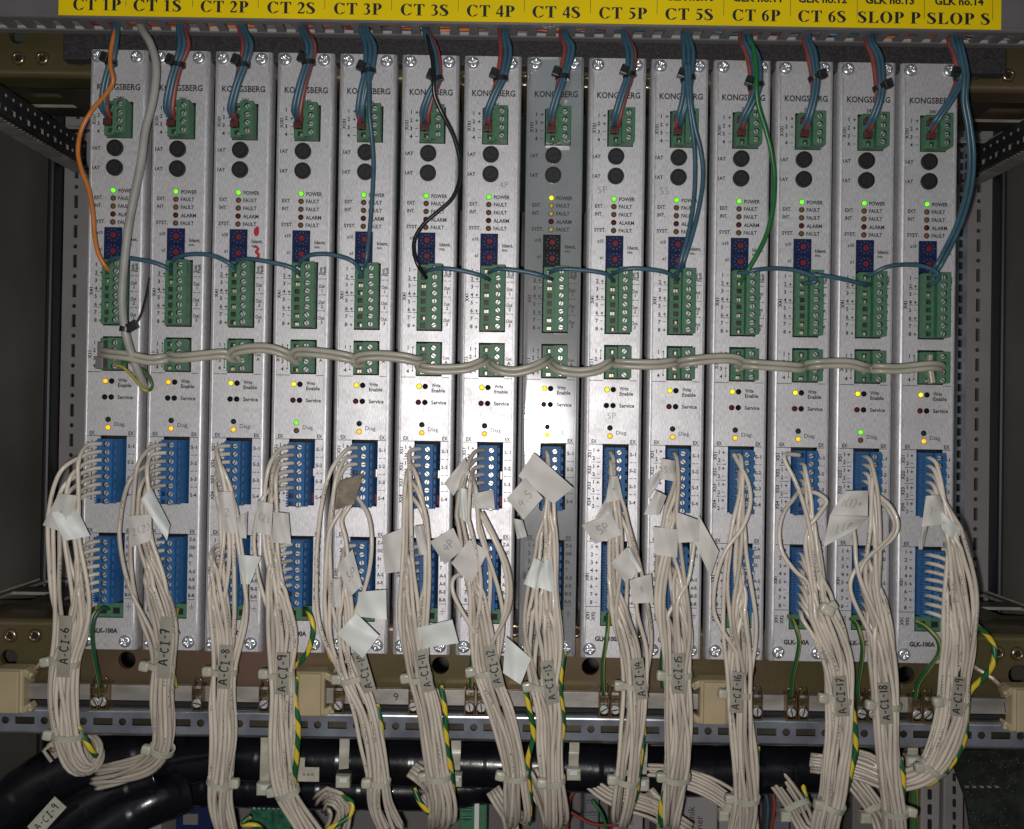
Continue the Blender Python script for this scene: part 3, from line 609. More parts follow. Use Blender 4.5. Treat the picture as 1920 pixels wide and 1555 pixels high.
# horizontal shelves with rectangular openings between plate and rear (upper and lower, both sides)
def shelf(x0, x1, z, y0, y1, lab, sgn, up):
    mb = MB(); T = lambda x, y, d: Vector((x, y, z-d*MM if up else z+d*MM)); n = 2; dx = (x1-x0)/n
    ys = [y0, (y0+y1)/2, y1]
    for i in range(n):
        for j in range(2): a, b = x0+i*dx, x0+(i+1)*dx; mb.hole_cell(T, a, b, ys[j], ys[j+1], ('r', a+dx*.2, b-dx*.2, ys[j]+0.007, ys[j+1]-0.007), 1.5, 0, 1, False)
    for i in range(26):
        yy = y0+(y1-y0)*i/26.; mb.box((x0+0.003 if sgn < 0 else x1-0.003, yy, z+(0.0006 if up else -0.0006)), (0.0026, 0.001, 0.0004), 1)
    solo('shelf_plate', mb, [M['zinc_d'], M['bar']], lab, 'shelf', 'perforated shelf plates')
zl = P(99, 1083, -82).z; zr = P(1815, 1100, -82).z
shelf(-0.2615, -0.195, zl, 0.013, 0.082, 'dark slotted shelf plate below the left depth rail', -1, True)
shelf(0.200, 0.2695, zl, 0.013, 0.082, 'dark slotted shelf plate at the lower right corner', 1, True)
zu = P(163, 250, -82).z
shelf(-0.2615, -0.175, zu, 0.014, 0.082, 'dark slotted shelf plate above the left depth rail', -1, False)
shelf(0.182, 0.2695, zu, 0.014, 0.082, 'dark slotted shelf plate above the right depth rail', 1, False)
# added dark sheet standing in for the shade behind the modules
mb = MB(); mb.box((0.002, 0.05, -0.002), (0.40, 0.002, 0.225), 0); solo('gap_shade_sheet', mb, M['rail'], 'black sheet standing in for the shade in the gaps between the modules', 'panel')
# foam strip
za = P(130, 58, -4).z; zb = P(130, 110, -4).z; x0 = P(121, 80, -4).x; x1 = P(1884, 100, -4).x
mb = MB(); mb.box(((x0+x1)/2, 0.0052, (za+zb)/2+0.004), (x1-x0, 0.0064, za-zb+0.010), 0, None, 0.0008); solo('foam_strip', mb, M['foam'], 'black sparkling foam strip above the module tops', 'foam strip')
# ------------------------------------------------------------------ CABLE DUCT WITH YELLOW LABEL
HF = 19.0; HB = 2.0
dz = P(100, 33, HF).z                 # lower front edge
duct = thing('cable_duct', 'grey slotted cable duct carrying the long yellow label', 'cable duct', (0, -HF*MM, dz))
mb = MB(); mb.box((0.003, -(HF-0.9)*MM, dz+0.025), (0.55, 0.0018, 0.05), 0, None, 0.0004)
mb.box((0.003, -(HF+0.2)*MM, dz+0.0010), (0.55, 0.0006, 0.0016), 0, None, 0.0002); part('cover', mb, [M['duct']], duct)
mb = MB(); pt = 37.3*PX*0.955; n = 58; x0 = -0.272
for i in range(n):
    x = x0+i*pt
    mb.box((x+pt*0.27, -(HF+HB)/2*MM-0.0022, dz+0.0010), (pt*0.46, (HF-HB)*MM-0.0055, 0.0014), 0)      # floor finger
    if i < n-1: mb.box((x+pt*0.75, -HB*MM-0.0042, dz+0.0011), (pt*0.46, 0.0012, 0.0013), 1)             # finger end between slots, its lit look put into the paler colour
mb.box((0.003, -HB*MM-0.0012, dz+0.0012), (0.55, 0.0036, 0.0016), 0)
mb.box((0.003, -(HF-3.0)*MM, dz+0.0013), (0.55, 0.0030, 0.0016), 0); mb.box((0.003, -HB*MM-0.0008, dz+0.02), (0.55, 0.0016, 0.036), 0)
part('slotted_body', mb, [M['duct'], M['ductw']], duct)
rw = random.Random(5); mb = MB()
for i in range(46):                   # wires lying in the duct, seen through the slots
    x = -0.25+0.5*rw.random(); y = -0.004-0.011*rw.random(); c = rw.choice([0, 0, 1, 2, 3]); mb.tube([Vector((x, y, dz+0.0035)), Vector((x+0.03*rw.random(), y+0.002, dz+0.0032)), Vector((x+0.05, y, dz+0.0045))], 0.0009, 6, c)
part('inner_wires', mb, [M['wire_red'], M['wire_blue'], M['wire_black'], M['wire_orange']], duct)
def serif(ch, T, mb, mi):
    z = 0
    if ch == 'C':
        ring(.38, .5, .36, .52, .165, .465, 42, 318, T, mb, mi, 0); poly([(.62, .70), (.66, .70), (.66, 1.0), (.62, .98), (.56, .88)], T, mb, mi, 1); ribbon([(.62, .12, .035), (.66, .22, .02), (.69, .28, .012)], T, mb, mi, 2); return .74
    if ch == 'T':
        rect(.24, .43, .04, .96, T, mb, mi, 0); rect(.02, .65, .935, 1.0, T, mb, mi, 1); poly([(.02, .72), (.05, .72), (.14, .94), (.02, .94)], T, mb, mi, 2); poly([(.65, .72), (.62, .72), (.53, .94), (.65, .94)], T, mb, mi, 2); rect(.14, .53, 0, .045, T, mb, mi, 1); return .67
    if ch == 'P':
        rect(.10, .29, .04, .96, T, mb, mi, 0); rect(.01, .36, .955, 1.0, T, mb, mi, 1); rect(.01, .40, 0, .045, T, mb, mi, 1); ring(.33, .72, .28, .28, .08, .225, -90, 90, T, mb, mi, 2); rect(.27, .34, .44, .49, T, mb, mi, 3); rect(.27, .34, .95, 1.0, T, mb, mi, 3); return .64
    if ch == 'L':
        rect(.10, .29, .04, .96, T, mb, mi, 0); rect(.01, .40, .955, 1.0, T, mb, mi, 1); rect(.01, .60, 0, .055, T, mb, mi, 1); poly([(.64, .30), (.61, .30), (.44, .05), (.60, 0)], T, mb, mi, 2); return .67
    if ch == 'O': ring(.38, .5, .36, .52, .165, .465, 0, 360, T, mb, mi, 0, 32); return .77
    if ch == 'S':
        ribbon([(.44, .78, .02), (.36, .93, .035), (.22, .95, .05), (.10, .82, .085), (.17, .64, .10), (.34, .47, .115), (.44, .28, .10), (.38, .09, .06), (.22, .03, .04), (.10, .10, .03), (.04, .24, .02)], T, mb, mi, 0)
        poly([(.43, .72), (.46, .72), (.46, 1.0), (.43, 1.0)], T, mb, mi, 1); poly([(.03, .0), (.06, .0), (.06, .32), (.03, .32)], T, mb, mi, 1); return .56
    if ch == '1': rect(.16, .33, .03, .98, T, mb, mi, 0); poly([(.05, .84), (.17, .88), (.17, .98), (.29, 1.0), (.05, .88)], T, mb, mi, 1); rect(.06, .43, 0, .04, T, mb, mi, 1); return .5
    if ch == '2': ribbon([(.05, .72, .02), (.12, .90, .05), (.25, .93, .08), (.36, .76, .095), (.31, .52, .06), (.18, .28, .04), (.07, .11, .03)], T, mb, mi, 0); rect(.05, .42, 0, .13, T, mb, mi, 1); poly([(.42, 0), (.46, .27), (.43, .27), (.38, .12)], T, mb, mi, 2); return .5
    if ch == '3': ribbon([(.06, .78, .02), (.14, .93, .045), (.27, .91, .07), (.34, .76, .085), (.28, .60, .05), (.18, .54, .02)], T, mb, mi, 0); ribbon([(.18, .54, .02), (.31, .48, .06), (.37, .28, .09), (.29, .09, .06), (.16, .04, .04), (.06, .09, .045)], T, mb, mi, 1); return .5
    if ch == '4': rect(.27, .42, 0, 1.0, T, mb, mi, 0); rect(.02, .47, .22, .35, T, mb, mi, 1); poly([(.02, .34), (.09, .34), (.31, .86), (.31, 1.0)], T, mb, mi, 2); return .5
    if ch == '5': rect(.13, .43, .85, .99, T, mb, mi, 0); poly([(.13, .99), (.16, .99), (.12, .60), (.08, .56)], T, mb, mi, 1); ribbon([(.08, .61, .045), (.24, .57, .075), (.37, .38, .095), (.30, .12, .065), (.16, .04, .04), (.06, .09, .045)], T, mb, mi, 2); return .5
    if ch == '6': ring(.25, .31, .21, .32, .065, .26, 0, 360, T, mb, mi, 0, 24); ribbon([(.09, .30, .06), (.12, .62, .08), (.24, .84, .06), (.44, .99, .02)], T, mb, mi, 1); return .5
    return .27
hl = HF+0.62; za = P(110, 28.5, hl).z; x0 = P(110, 10, hl).x; x1 = P(1877, 40, hl).x
mb = MB(); mb.box(((x0+x1)/2, -(hl-0.05)*MM, za+0.017), (x1-x0, 0.00025, 0.034), 0)
SC = (D-hl*MM)/F                       # metres per photo pixel on the label's plane
cs = [183, 296, 422, 547, 672, 797, 921, 1044, 1169, 1293, 1419, 1542, 1668, 1798]; dv = [236, 361, 484, 609, 734, 859, 983, 1107, 1232, 1357, 1482, 1607, 1733, 1861]
for k, tx in enumerate(TAGS):
    probe = MB(); wsum = 0
    for ch in tx: wsum += (.27 if ch == ' ' else serif(ch, lambda x, y, z: (x, y, z), probe, 0)) + .035
    cap = 21.8; kx = (93 if k < 12 else 121)/(wsum*cap); wd = wsum*cap*kx; cc = P(cs[k], 17+0.0164*(cs[k]-672)+0, hl); pen = -wd/2
    for ch in tx:
        if ch == ' ': pen += .27*cap*kx+.035*cap; continue
        T = lambda x, y, z, pen=pen: Vector((cc.x+(pen+x*cap*kx)*SC, -(hl+0.12+0.012*z)*MM, cc.z+(y-0.5)*cap*SC))
        pen += (serif(ch, T, mb, 1)+.035)*cap*kx
    T2 = lambda x, y: Vector((cc.x+x*SC, -(hl+0.12)*MM, cc.z+(cap*0.5+15+6.5)*SC - y*SC))
    put_text(mb, 'GLK no.%d' % (k+1), T2, -46, 0, 13, 46, mi=1, bold=0.035)
    xx = P(dv[k], 20, hl).x; mb.box((xx, -(hl+0.09)*MM, za+0.017+0.0015), (0.0002, 0.00004, 0.028), 1)
    if k == 0: pass
part('yellow_label', mb, [M['yellow'], M['print']], duct)
# ------------------------------------------------------------------ BUSBAR, SUPPORTS, RAIL
HBAR = -1.0
zb0 = P(60, 1282, HBAR).z; zb1 = P(60, 1311, HBAR).z
bus = MB(); bus.box((0.002, -HBAR*MM+0.0015, (zb0+zb1)/2), (0.474, 0.003, zb0-zb1), 0, None, 0.0003)
for tx, px in (('(', 22), ('6', 220), ('7', 343), ('9', 760), ('7', 920), ('+', 1305), ('6', 1440), ('0', 1517), ('8', 1685), ('|', 1898)):
    c = P(px, 0, HBAR+.2); zc = (zb0+zb1)/2
    put_text(bus, tx, lambda x, y: Vector((c.x+x*PX, -(HBAR+0.05)*MM, zc-y*PX)), 0, 0, 14, mi=1, rot=8, bold=0.0)
busbar = solo('busbar', bus, [M['bar'], M['ink']], 'long grey metal earth busbar with handwritten numbers', 'busbar')
mb = MB(); zz = (zb0+zb1)/2 - 0.0052; mb.box((0.002, 0.004, zz), (0.50, 0.004, 0.0018), 0); solo('support_rail', mb, M['dark'], 'black strip under the earth busbar', 'strip')
def support(px, py, lab, side=1):
    c = P(px, py, 2); t = thing('busbar_support', lab, 'busbar holder', c, 'beige busbar holders')
    mb = MB(); mb.box(c+Vector((0, 0.003, 0)), (0.0135, 0.010, 0.0205), 0, None, 0.0012); mb.box(c+Vector((0, -0.0026, 0)), (0.0105, 0.0014, 0.0195), 0, None, 0.0006); part('body', mb, [M['beige']], t)
    for s in (1, -1):
        m2 = MB(); m2.box(c+Vector((side*0.0082, 0.001, s*0.0078)), (0.0046, 0.005, 0.0032), 0, Matrix.Rotation(s*0.5*side, 3, 'Y'), 0.0006); m2.lathe(c+Vector((side*0.0102, -0.002, s*0.0080)), [(0.0013, 0), (0.0010, 0.0009), (0.0003, 0.0012)], 10, 0); part('clip', m2, [M['beige']], t)
    m3 = MB(); p0 = c+Vector((side*0.0105, 0.0005, 0.0098)); m3.tube([p0, p0+Vector((side*0.004, 0.001, 0.004)), p0+Vector((side*0.0125, 0.006, 0.0092))], 0.0011, 8, 0); part('retaining_pin', m3, [M['brass']], t)
support(20, 1295, 'beige plastic busbar holder at the far left end', 1); support(583, 1300, 'beige plastic busbar holder between bundles nine and ten', 1)
support(1338, 1316, 'beige plastic busbar holder left of the A-CI-16 bundle', -1); support(1922, 1330, 'beige plastic busbar holder cut by the right edge', -1)
CL = [(182, 1), (195, 0), (636, 1), (776, 0), (881, 1), (903, 0), (1006, 0), (1132, 1), (1153, 0), (1418, 0), (1482, 1), (1504, 0), (1613, 1), (1634, 0), (1716, 1), (1737, 0), (372, 0), (497, 0)]
CLN = {182: 'left one of the brass clamp pair by the number 6', 195: 'right one of the brass clamp pair by the number 6', 636: 'brass busbar clamp just right of the beige holder', 776: 'brass busbar clamp beside the A-CI-11 bundle', 881: 'brass busbar clamp holding the green wire left of A-CI-12', 903: 'brass busbar clamp touching the A-CI-12 bundle', 1006: 'brass busbar clamp behind the A-CI-13 bundle', 1132: 'left one of the brass clamps between A-CI-13 and A-CI-14', 1153: 'right one of the brass clamps between A-CI-13 and A-CI-14', 1418: 'brass busbar clamp right of the A-CI-16 bundle', 1482: 'left one of the clamps between A-CI-16 and A-CI-17', 1504: 'right one of the clamps between A-CI-16 and A-CI-17', 1613: 'brass clamp between A-CI-17 and A-CI-18 holding a wire', 1634: 'brass clamp behind the edge of A-CI-18', 1716: 'left one of the clamps between A-CI-18 and A-CI-19', 1737: 'right one of the clamps between A-CI-18 and A-CI-19', 372: 'brass clamp left of the A-CI-8 bundle', 497: 'brass clamp left of the A-CI-9 bundle'}
for px, wv in CL:
    c = P(px, 1303+0.0157*(px-190), 1.5); c.z = (zb0+zb1)/2-0.0008
    t = thing('busbar_clamp', CLN[px], 'clamp', c, 'brass busbar clamps'); mb = MB()
    mb.box(c+Vector((-0.0021, 0.001, 0)), (0.0006, 0.0062, 0.0118), 0); mb.box(c+Vector((0.0021, 0.001, 0)), (0.0006, 0.0062, 0.0118), 0); mb.box(c+Vector((0, 0.0005, -0.0056)), (0.0048, 0.005, 0.0007), 0)
    mb.box(c+Vector((0, -0.0006, 0.0022)), (0.0036, 0.0020, 0.0032), 0, None, 0.0003)
    for s in (-1, 1): mb.tube([c+Vector((s*0.0019, 0, 0.0052)), c+Vector((s*0.0017, -0.0004, 0.0078)), c+Vector((s*0.0009, -0.0012, 0.0092))], 0.00035, 6, 0)
    part('frame', mb, [M['clamp']], t); m2 = MB(); m2.lathe(c+Vector((0, 0.0002, -0.0022)), [(0.0021, 0), (0.0021, 0.0022), (0.0018, 0.0026)], 18, 0); a = Matrix.Rotation(rnd.uniform(0, 3), 3, 'Y'); m2.box(c+Vector((0, -0.0025, -0.0022)), (0.0038, 0.0001, 0.0005), 1, a); part('clamp_screw', m2, [M['tscrew'], M['dark']], t)
HR = 3.0
zr0 = P(60, 1334, HR).z; zr1 = P(60, 1372, HR).z; hr = (zr0-zr1)/MM; x0 = P(-45, 1350, HR).x; pitch = 36.5*(D-HR*MM)/F/MM
def patr(i, x): return ('c', x+pitch/2, hr*0.45, 1.75) if i % 2 else ('r', x-0.0+0.02, x+pitch-0.02, hr*0.45-1.7, hr*0.45+1.7)
t = thing('perforated_rail', 'galvanised rail with alternating round and oblong holes under the busbar', 'rail', Vector((x0, -HR*MM, zr0)))
mbs, T = hole_strip(Vector((x0, -HR*MM, zr0)), Vector((1, 0, 0)), Vector((0, 0, -1)), 60, pitch, hr, patr, 1.2, None, mi_in=1); part('face', mbs, [M['zinc_b'], M['lip']], t)
mb = MB(); Wd = 60*pitch*MM
for s, z0 in ((1, zr0), (-1, zr1)):
    vs = []
    for k in range(7): a = math.pi/2*k/6; vs += [Vector((x0, -HR*MM+0.0016*(1-math.cos(a)), z0+s*0.0016*math.sin(a))), Vector((x0+Wd, -HR*MM+0.0016*(1-math.cos(a)), z0+s*0.0016*math.sin(a)))]
    vs += [Vector((x0, 0.004, z0+s*0.0016)), Vector((x0+Wd, 0.004, z0+s*0.0016))]
    mb.add(vs, [(2*k, 2*k+1, 2*k+3, 2*k+2) for k in range(7)], 0, True)
part('edges', mb, [M['lip']], t)
mb = MB(); mb.box((x0+Wd/2, 0.006, (zr0+zr1)/2), (Wd, 0.001, hr*MM), 0); part('rear_face', mb, [M['zinc_d']], t)
HG = {'A': [[(0, 0), (.32, 1), (.62, 0)], [(.12, .36), (.52, .40)]], 'C': [[(.58, .86), (.32, 1), (.06, .72), (.04, .32), (.26, .02), (.56, .14)]],
 'I': [[(.05, 1), (.5, .98)], [(.28, 1), (.27, .02)], [(.04, .02), (.52, 0)]], '-': [[(.05, .5), (.42, .5)]], '1': [[(.1, 1), (.12, 0)]], '2': [[(.04, .8), (.22, 1), (.44, .78), (.04, .02), (.5, .04)]],
 '3': [[(.04, .92), (.36, .98), (.2, .58), (.46, .3), (.2, 0), (.02, .1)]], '4': [[(.3, 1), (.02, .42), (.56, .44)], [(.42, .8), (.4, 0)]], '5': [[(.5, 1), (.1, .98), (.08, .58), (.4, .56), (.44, .16), (.04, .02)]],
 '6': [[(.4, 1), (.08, .5), (.1, .06), (.42, .06), (.44, .42), (.1, .42)]], '7': [[(.04, .9), (.5, 1), (.22, 0)], [(.14, .48), (.46, .5)]], '8': [[(.3, .54), (.06, .8), (.28, 1), (.46, .78), (.08, .26), (.26, 0), (.48, .24), (.3, .54)]],
 '9': [[(.46, .7), (.2, .56), (.06, .8), (.26, 1), (.46, .86), (.42, 0)]], '0': [[(.25, 1), (.04, .6), (.1, .08), (.34, 0), (.48, .5), (.25, 1)]], 'P': [[(.06, 0), (.08, 1), (.44, .84), (.4, .56), (.08, .5)]],
 'S': [[(.46, .9), (.16, .96), (.08, .66), (.44, .4), (.36, .06), (.02, .08)]], '+': [[(.02, .5), (.6, .5)], [(.3, .8), (.3, .2)]], '(': [[(.3, 1.05), (.08, .5), (.3, -.05)]], ')': [[(.06, 1.05), (.28, .5), (.06, -.05)]], '.': [[(.05, .02), (.14, .05)]], 'L': [[(.1, 1), (.06, .02), (.46, .04)]]}
def put_hand(mb, txt, T, cap, rot, mi, w_=0.075, seed=0):
    rh = random.Random(sum(map(ord, txt))+seed); wd = 0; pos_ = []
    for ch in txt: pos_.append(wd); wd += max(q[0] for l in HG.get(ch, [[(.3, 0)]]) for q in l)+0.24
    wd -= 0.24; c, sn = math.cos(math.radians(rot)), math.sin(math.radians(rot))
    for ch, x0 in zip(txt, pos_):
        jy = rh.uniform(-.08, .08); js = rh.uniform(.9, 1.1); sl = rh.uniform(-.08, .12)
        for ln in HG.get(ch, []):
            f2 = lambda x, y, z: (lambda X, Y: T(X*c-Y*sn, -(X*sn+Y*c)))((x0+x*js+sl*y-wd/2)*cap, (y*js+jy-0.5)*cap)
            pts_ = [(x, y, w_*rh.uniform(.8, 1.15)) for x, y in ln]; ribbon(pts_, f2, mb, mi, 0)
def resample(pts, step):
    L_ = [0]; 
    for a, b in zip(pts, pts[1:]): L_.append(L_[-1]+(b-a).length)
    n = max(2, int(L_[-1]/step)); out = []; j = 0
    for k in range(n+1):
        s = L_[-1]*k/n
        while j < len(L_)-2 and L_[j+1] < s: j += 1
        t = (s-L_[j])/max(1e-9, L_[j+1]-L_[j]); out.append(pts[j].lerp(pts[j+1], t))
    return out
# ------------------------------------------------------------------ LOWER BACKGROUND
mb = MB(); mb.box((0.0, 0.085, -0.245), (0.62, 0.002, 0.13), 0); solo('rear_sheet', mb, M['plate'], 'grey back plate behind the lower terminals', 'panel')
def hose(nm, nodes, rpx, lab):
    pts = ppath(nodes, 10); pts = [P_ for P_ in resample(pts, 0.0011)]; mb = MB(); rs = [rpx*PX*(1+0.035*((i*1.1/19.0+0.1*math.sin(i*.13)) % 1.0)+0.012*math.sin(i*0.21)) for i in range(len(pts))]; mb.tube(pts, rs, 36, 0); return solo(nm, mb, M['hose'], lab, 'black hose', 'black sleeved cable looms')
hose('cable_loom', [(285, 1440, -34), (420, 1420, -32), (700, 1428, -32), (1000, 1436, -32), (1250, 1448, -32), (1556, 1440, -32)], 46, 'glossy black sleeved loom running horizontally under the rail')
hose('cable_loom', [(330, 1475, -46), (520, 1478, -44), (800, 1484, -44), (930, 1470, -44)], 38, 'second black sleeved loom just below the horizontal one')
hose('cable_loom', [(-60, 1600, -24), (40, 1500, -26), (140, 1440, -30), (260, 1415, -34), (345, 1420, -38)], 56, 'black sleeved loom curving up behind the A-CI-6 bundle')
hose('cable_loom', [(-20, 1640, -12), (80, 1570, -14), (190, 1500, -18), (300, 1455, -24)], 40, 'thinner black loom from the lower left corner')
hose('cable_loom', [(60, 1660, -10), (180, 1570, -12), (270, 1510, -18), (345, 1480, -30)], 46, 'lowest black loom at the bottom left')
def tie_strap(px, y0, y1, lab):
    t = thing('cable_tie', lab, 'cable tie', P(px, y1, -15), 'wide nylon ties around the black loom'); mb = MB(); pts = ppath([(px, y0, -24), (px, y0+20, -20.5), (px-1, (y0+y1)/2, -19), (px-2, y1, -22)], 6)
    vs = []
    for q in pts: vs += [q+Vector((-0.0024, 0, 0)), q+Vector((0.0024, 0, 0)), q+Vector((0.0024, 0.0006, 0)), q+Vector((-0.0024, 0.0006, 0))]
    n = len(pts); mb.add(vs, [(4*i+a, 4*i+(a+1) % 4, 4*i+4+(a+1) % 4, 4*i+4+a) for i in range(n-1) for a in range(4)], 0); part('strap', mb, [M['tie']], t)
    m2 = MB(); m2.box(P(px-2, y1+2, -19), (0.0070, 0.005, 0.0058), 0, None, 0.0008); m2.box(P(px-2, y1+1, -16.2), (0.0036, 0.0004, 0.0022), 1); part('head', m2, [M['tie'], M['paper_white']], t)
tie_strap(498, 1378, 1476, 'wide nylon tie on the loom left of the A-CI-9 bundle'); tie_strap(646, 1378, 1462, 'wide nylon tie on the loom left of the A-CI-10 bundle'); tie_strap(855, 1380, 1460, 'wide nylon tie on the loom right of A-CI-11'); tie_strap(1077, 1382, 1448, 'wide nylon tie on the loom right of A-CI-13'); tie_strap(1205, 1390, 1468, 'wide nylon tie on the loom right of A-CI-14')
tie_strap(1712, 1395, 1425, 'wide nylon tie under the rail near the right upright')
# marker on the black loom, lower left
c = P(88, 1532, -2); R = Matrix.Rotation(-0.8, 3, 'Y'); mb = MB(); mb.box(c, (0.0075, 0.0004, 0.019), 0, Matrix.Rotation(0.72, 3, 'Y'))
Tm = lambda x, y: c + Matrix.Rotation(0.72, 3, 'Y') @ Vector((x*PX, -0.0004, -y*PX)); put_hand(mb, 'A-CI-9', Tm, 13, 90, 1)
solo('loom_marker', mb, [M['tie'], M['ink']], 'pale marker strip tilted on the black loom at lower left', 'marker')
c = P(578, 1452, -12); mb = MB(); mb.box(c, (0.0105, 0.0005, 0.0068), 0); mb.box(P(566, 1430, -12), (0.0028, 0.0007, 0.0048), 0)
for k in range(3): put_text(mb, 'III', lambda x, y: Vector((c.x+x*PX, c.y-0.0004, c.z-y*PX)), -10+8*k, 0, 5, mi=1)
solo('loom_marker', mb, [M['tie'], M['ink']], 'small grey printed tag hanging beside the A-CI-9 bundle', 'marker')
# terminal rows and small devices at the bottom edge
def device(nm, px0, px1, py0, py1, h, m_, lab, cat_, texts=(), feats=()):
    a = P(px0, py0, h); b = P(px1, py1, h); c = (a+b)/2; t = thing(nm, lab, cat_, Vector((c.x, a.y, b.z))); mb = MB(); mb.box(Vector((c.x, a.y+0.012, c.z)), (abs(b.x-a.x), 0.024, abs(a.z-b.z)), 0, None, 0.0008); part('housing', mb, [M[m_]], t)
    k = (D-h*MM)/F
    for i, (s, x, y, cap, rot) in enumerate(texts):
        m2 = MB(); q = P(x, y, h+.05); put_text(m2, s, lambda X, Y: Vector((q.x+X*k, -(h+0.06)*MM, q.z-Y*k)), None, 0, cap, cx=0, rot=rot, mi=0, bold=0.0); part('printed_text', m2, [M['print']], t)
    for (x0, x1, y0, y1, mm_, pn) in feats:
        m3 = MB(); p, q = P(x0, y0, h), P(x1, y1, h); cc = (p+q)/2; m3.box(Vector((cc.x, -h*MM-0.0006, cc.z)), (abs(q.x-p.x), 0.0016, abs(p.z-q.z)), 0, None, 0.0002); part(pn, m3, [M[mm_]], t)
    return t
device('green_terminal', 862, 912, 1500, 1600, -38, 'green', 'green terminal with yellow number cap at the bottom centre', 'terminal', feats=[(862, 876, 1487, 1501, 'led_lemon' if False else 'yellow', 'number_cap'), (878, 890, 1487, 1501, 'paper_white', 'blank_cap'), (890, 898, 1500, 1560, 'paper_white', 'marker_strip'), (866, 884, 1515, 1522, 'pcb', 'entry'), (866, 884, 1530, 1537, 'pcb', 'entry')], texts=[('1', 869, 1493, 9, 0), ('1', 894, 1508, 6, 0), ('2', 894, 1523, 6, 0), ('3', 894, 1538, 6, 0)])
device('relay_box', 1150, 1205, 1508, 1600, -40, 'box_white', 'pale grey housing behind the A-CI-14 bundle', 'device', texts=[('TE', 1178, 1540, 12, 0)])
device('relay_box', 1232, 1345, 1480, 1610, -46, 'box_white', 'pale housing with upright printed words left of A-CI-16', 'device', texts=[('T', 1250, 1549, 12, 0), ('tronik', 1296, 1536, 13, 90), ('ner', 1311, 1542, 13, 90)])
device('relay_box', 1350, 1428, 1452, 1600, -58, 'box_white', 'pale housing behind the A-CI-16 bundle', 'device')
device('relay_box', 1600, 1700, 1430, 1620, -60, 'plate', 'plain grey housing behind the A-CI-18 bundle', 'device')
device('circuit_card', 470, 545, 1505, 1620, -40, 'pcb', 'green circuit card behind the A-CI-9 bundle', 'circuit card', feats=[(476+9*k, 480+9*k, 1512, 1516, 'tscrew', 'solder_pad') for k in range(7)])
device('device_box', 330, 395, 1505, 1620, -44, 'dblue', 'dark blue box under the black loom at lower left', 'device', feats=[(345, 372, 1525, 1545, 'plate', 'label_plate')])
device('device_box', 232, 300, 1530, 1620, -30, 'box_white', 'pale box corner at the lower left edge', 'device')
device('terminal_strip', 1452, 1480, 1440, 1600, -52, 'plate', 'grey terminal strip right of the A-CI-16 bundle', 'terminal', feats=[(1454, 1478, 1450+18*k, 1462+18*k, 'zinc_b', 'segment') for k in range(6)])
device('terminal_strip', 1096, 1122, 1445, 1600, -56, 'zinc_b', 'grey terminal strip right of the A-CI-13 bundle', 'terminal', feats=[(1098, 1120, 1462+22*k, 1476+22*k, 'plate', 'segment') for k in range(4)])
device('slotted_duct', 1728, 1762, 1440, 1620, -46, 'box_white', 'pale slotted strip right of the A-CI-18 bundle', 'duct', feats=[(1739, 1745, 1452+28*k, 1470+28*k, 'dark', 'slot') for k in range(4)])
device('slotted_duct', 1770, 1806, 1440, 1620, -50, 'column', 'pale slotted strip beside the speckled black sheet', 'duct', feats=[(1786, 1790, 1450+24*k, 1464+24*k, 'dark', 'slot') for k in range(5)])
mb = MB(); mb.add([P(1790, 1408, -6), P(1990, 1402, -6), P(1990, 1650, -6), P(1835, 1650, -10), P(1812, 1500, -10), P(1790, 1440, -8)]+[q+Vector((0, 0.002, 0)) for q in [P(1790, 1408, -6), P(1990, 1402, -6), P(1990, 1650, -6), P(1835, 1650, -10), P(1812, 1500, -10), P(1790, 1440, -8)]], [(0, 1, 2, 3, 4, 5), (11, 10, 9, 8, 7, 6)]+[(i, (i+1) % 6, 6+(i+1) % 6, 6+i) for i in range(6)], 0)
for k in range(5): mb.box(P(1812+k*14, 1475, -5.2), (0.0016, 0.0014, 0.0008), 1)
rr_ = random.Random(9)
for k in range(60): mb.lathe(P(1815+rr_.random()*105, 1415+rr_.random()*140, -5.8), [(0.0006, 0), (0.0003, 0.0004)], 6, 0)
solo('equipment_cover', mb, [M['rubber'], M['bar']], 'speckled black equipment cover in the lower right corner', 'cover')
def small_wire(nodes, r, m_, lab, nm='hookup_wire', grp=None):
    mb = MB(); mb.tube(ppath(nodes, 8), r*MM, 8, 0); return solo(nm, mb, M[m_], lab, 'wire', grp)
small_wire([(1030, 1535, -40), (1060, 1520, -38), (1110, 1545, -38), (1160, 1548, -40)], 0.8, 'wire_red', 'thin red wire behind bundles at the bottom centre')
small_wire([(1062, 1570, -38), (1068, 1500, -38), (1080, 1480, -38)], 0.8, 'wire_red', 'short upright red wire right of A-CI-13')
small_wire([(1110, 1500, -40), (1130, 1530, -38), (1140, 1570, -38)], 0.8, 'wire_green', 'thin green wire behind the A-CI-14 bundle')
small_wire([(1430, 1470, -48), (1440, 1510, -46), (1436, 1570, -46)], 0.9, 'wire_blue', 'thin blue wire right of the A-CI-16 bundle')
small_wire([(1446, 1470, -47), (1452, 1510, -45), (1444, 1570, -46)], 0.9, 'wire_red', 'thin red wire right of the A-CI-16 bundle')
small_wire([(1712, 1450, -40), (1714, 1500, -40), (1712, 1580, -40)], 2.2, 'olive', 'thick yellow green wire right of the A-CI-18 bundle')
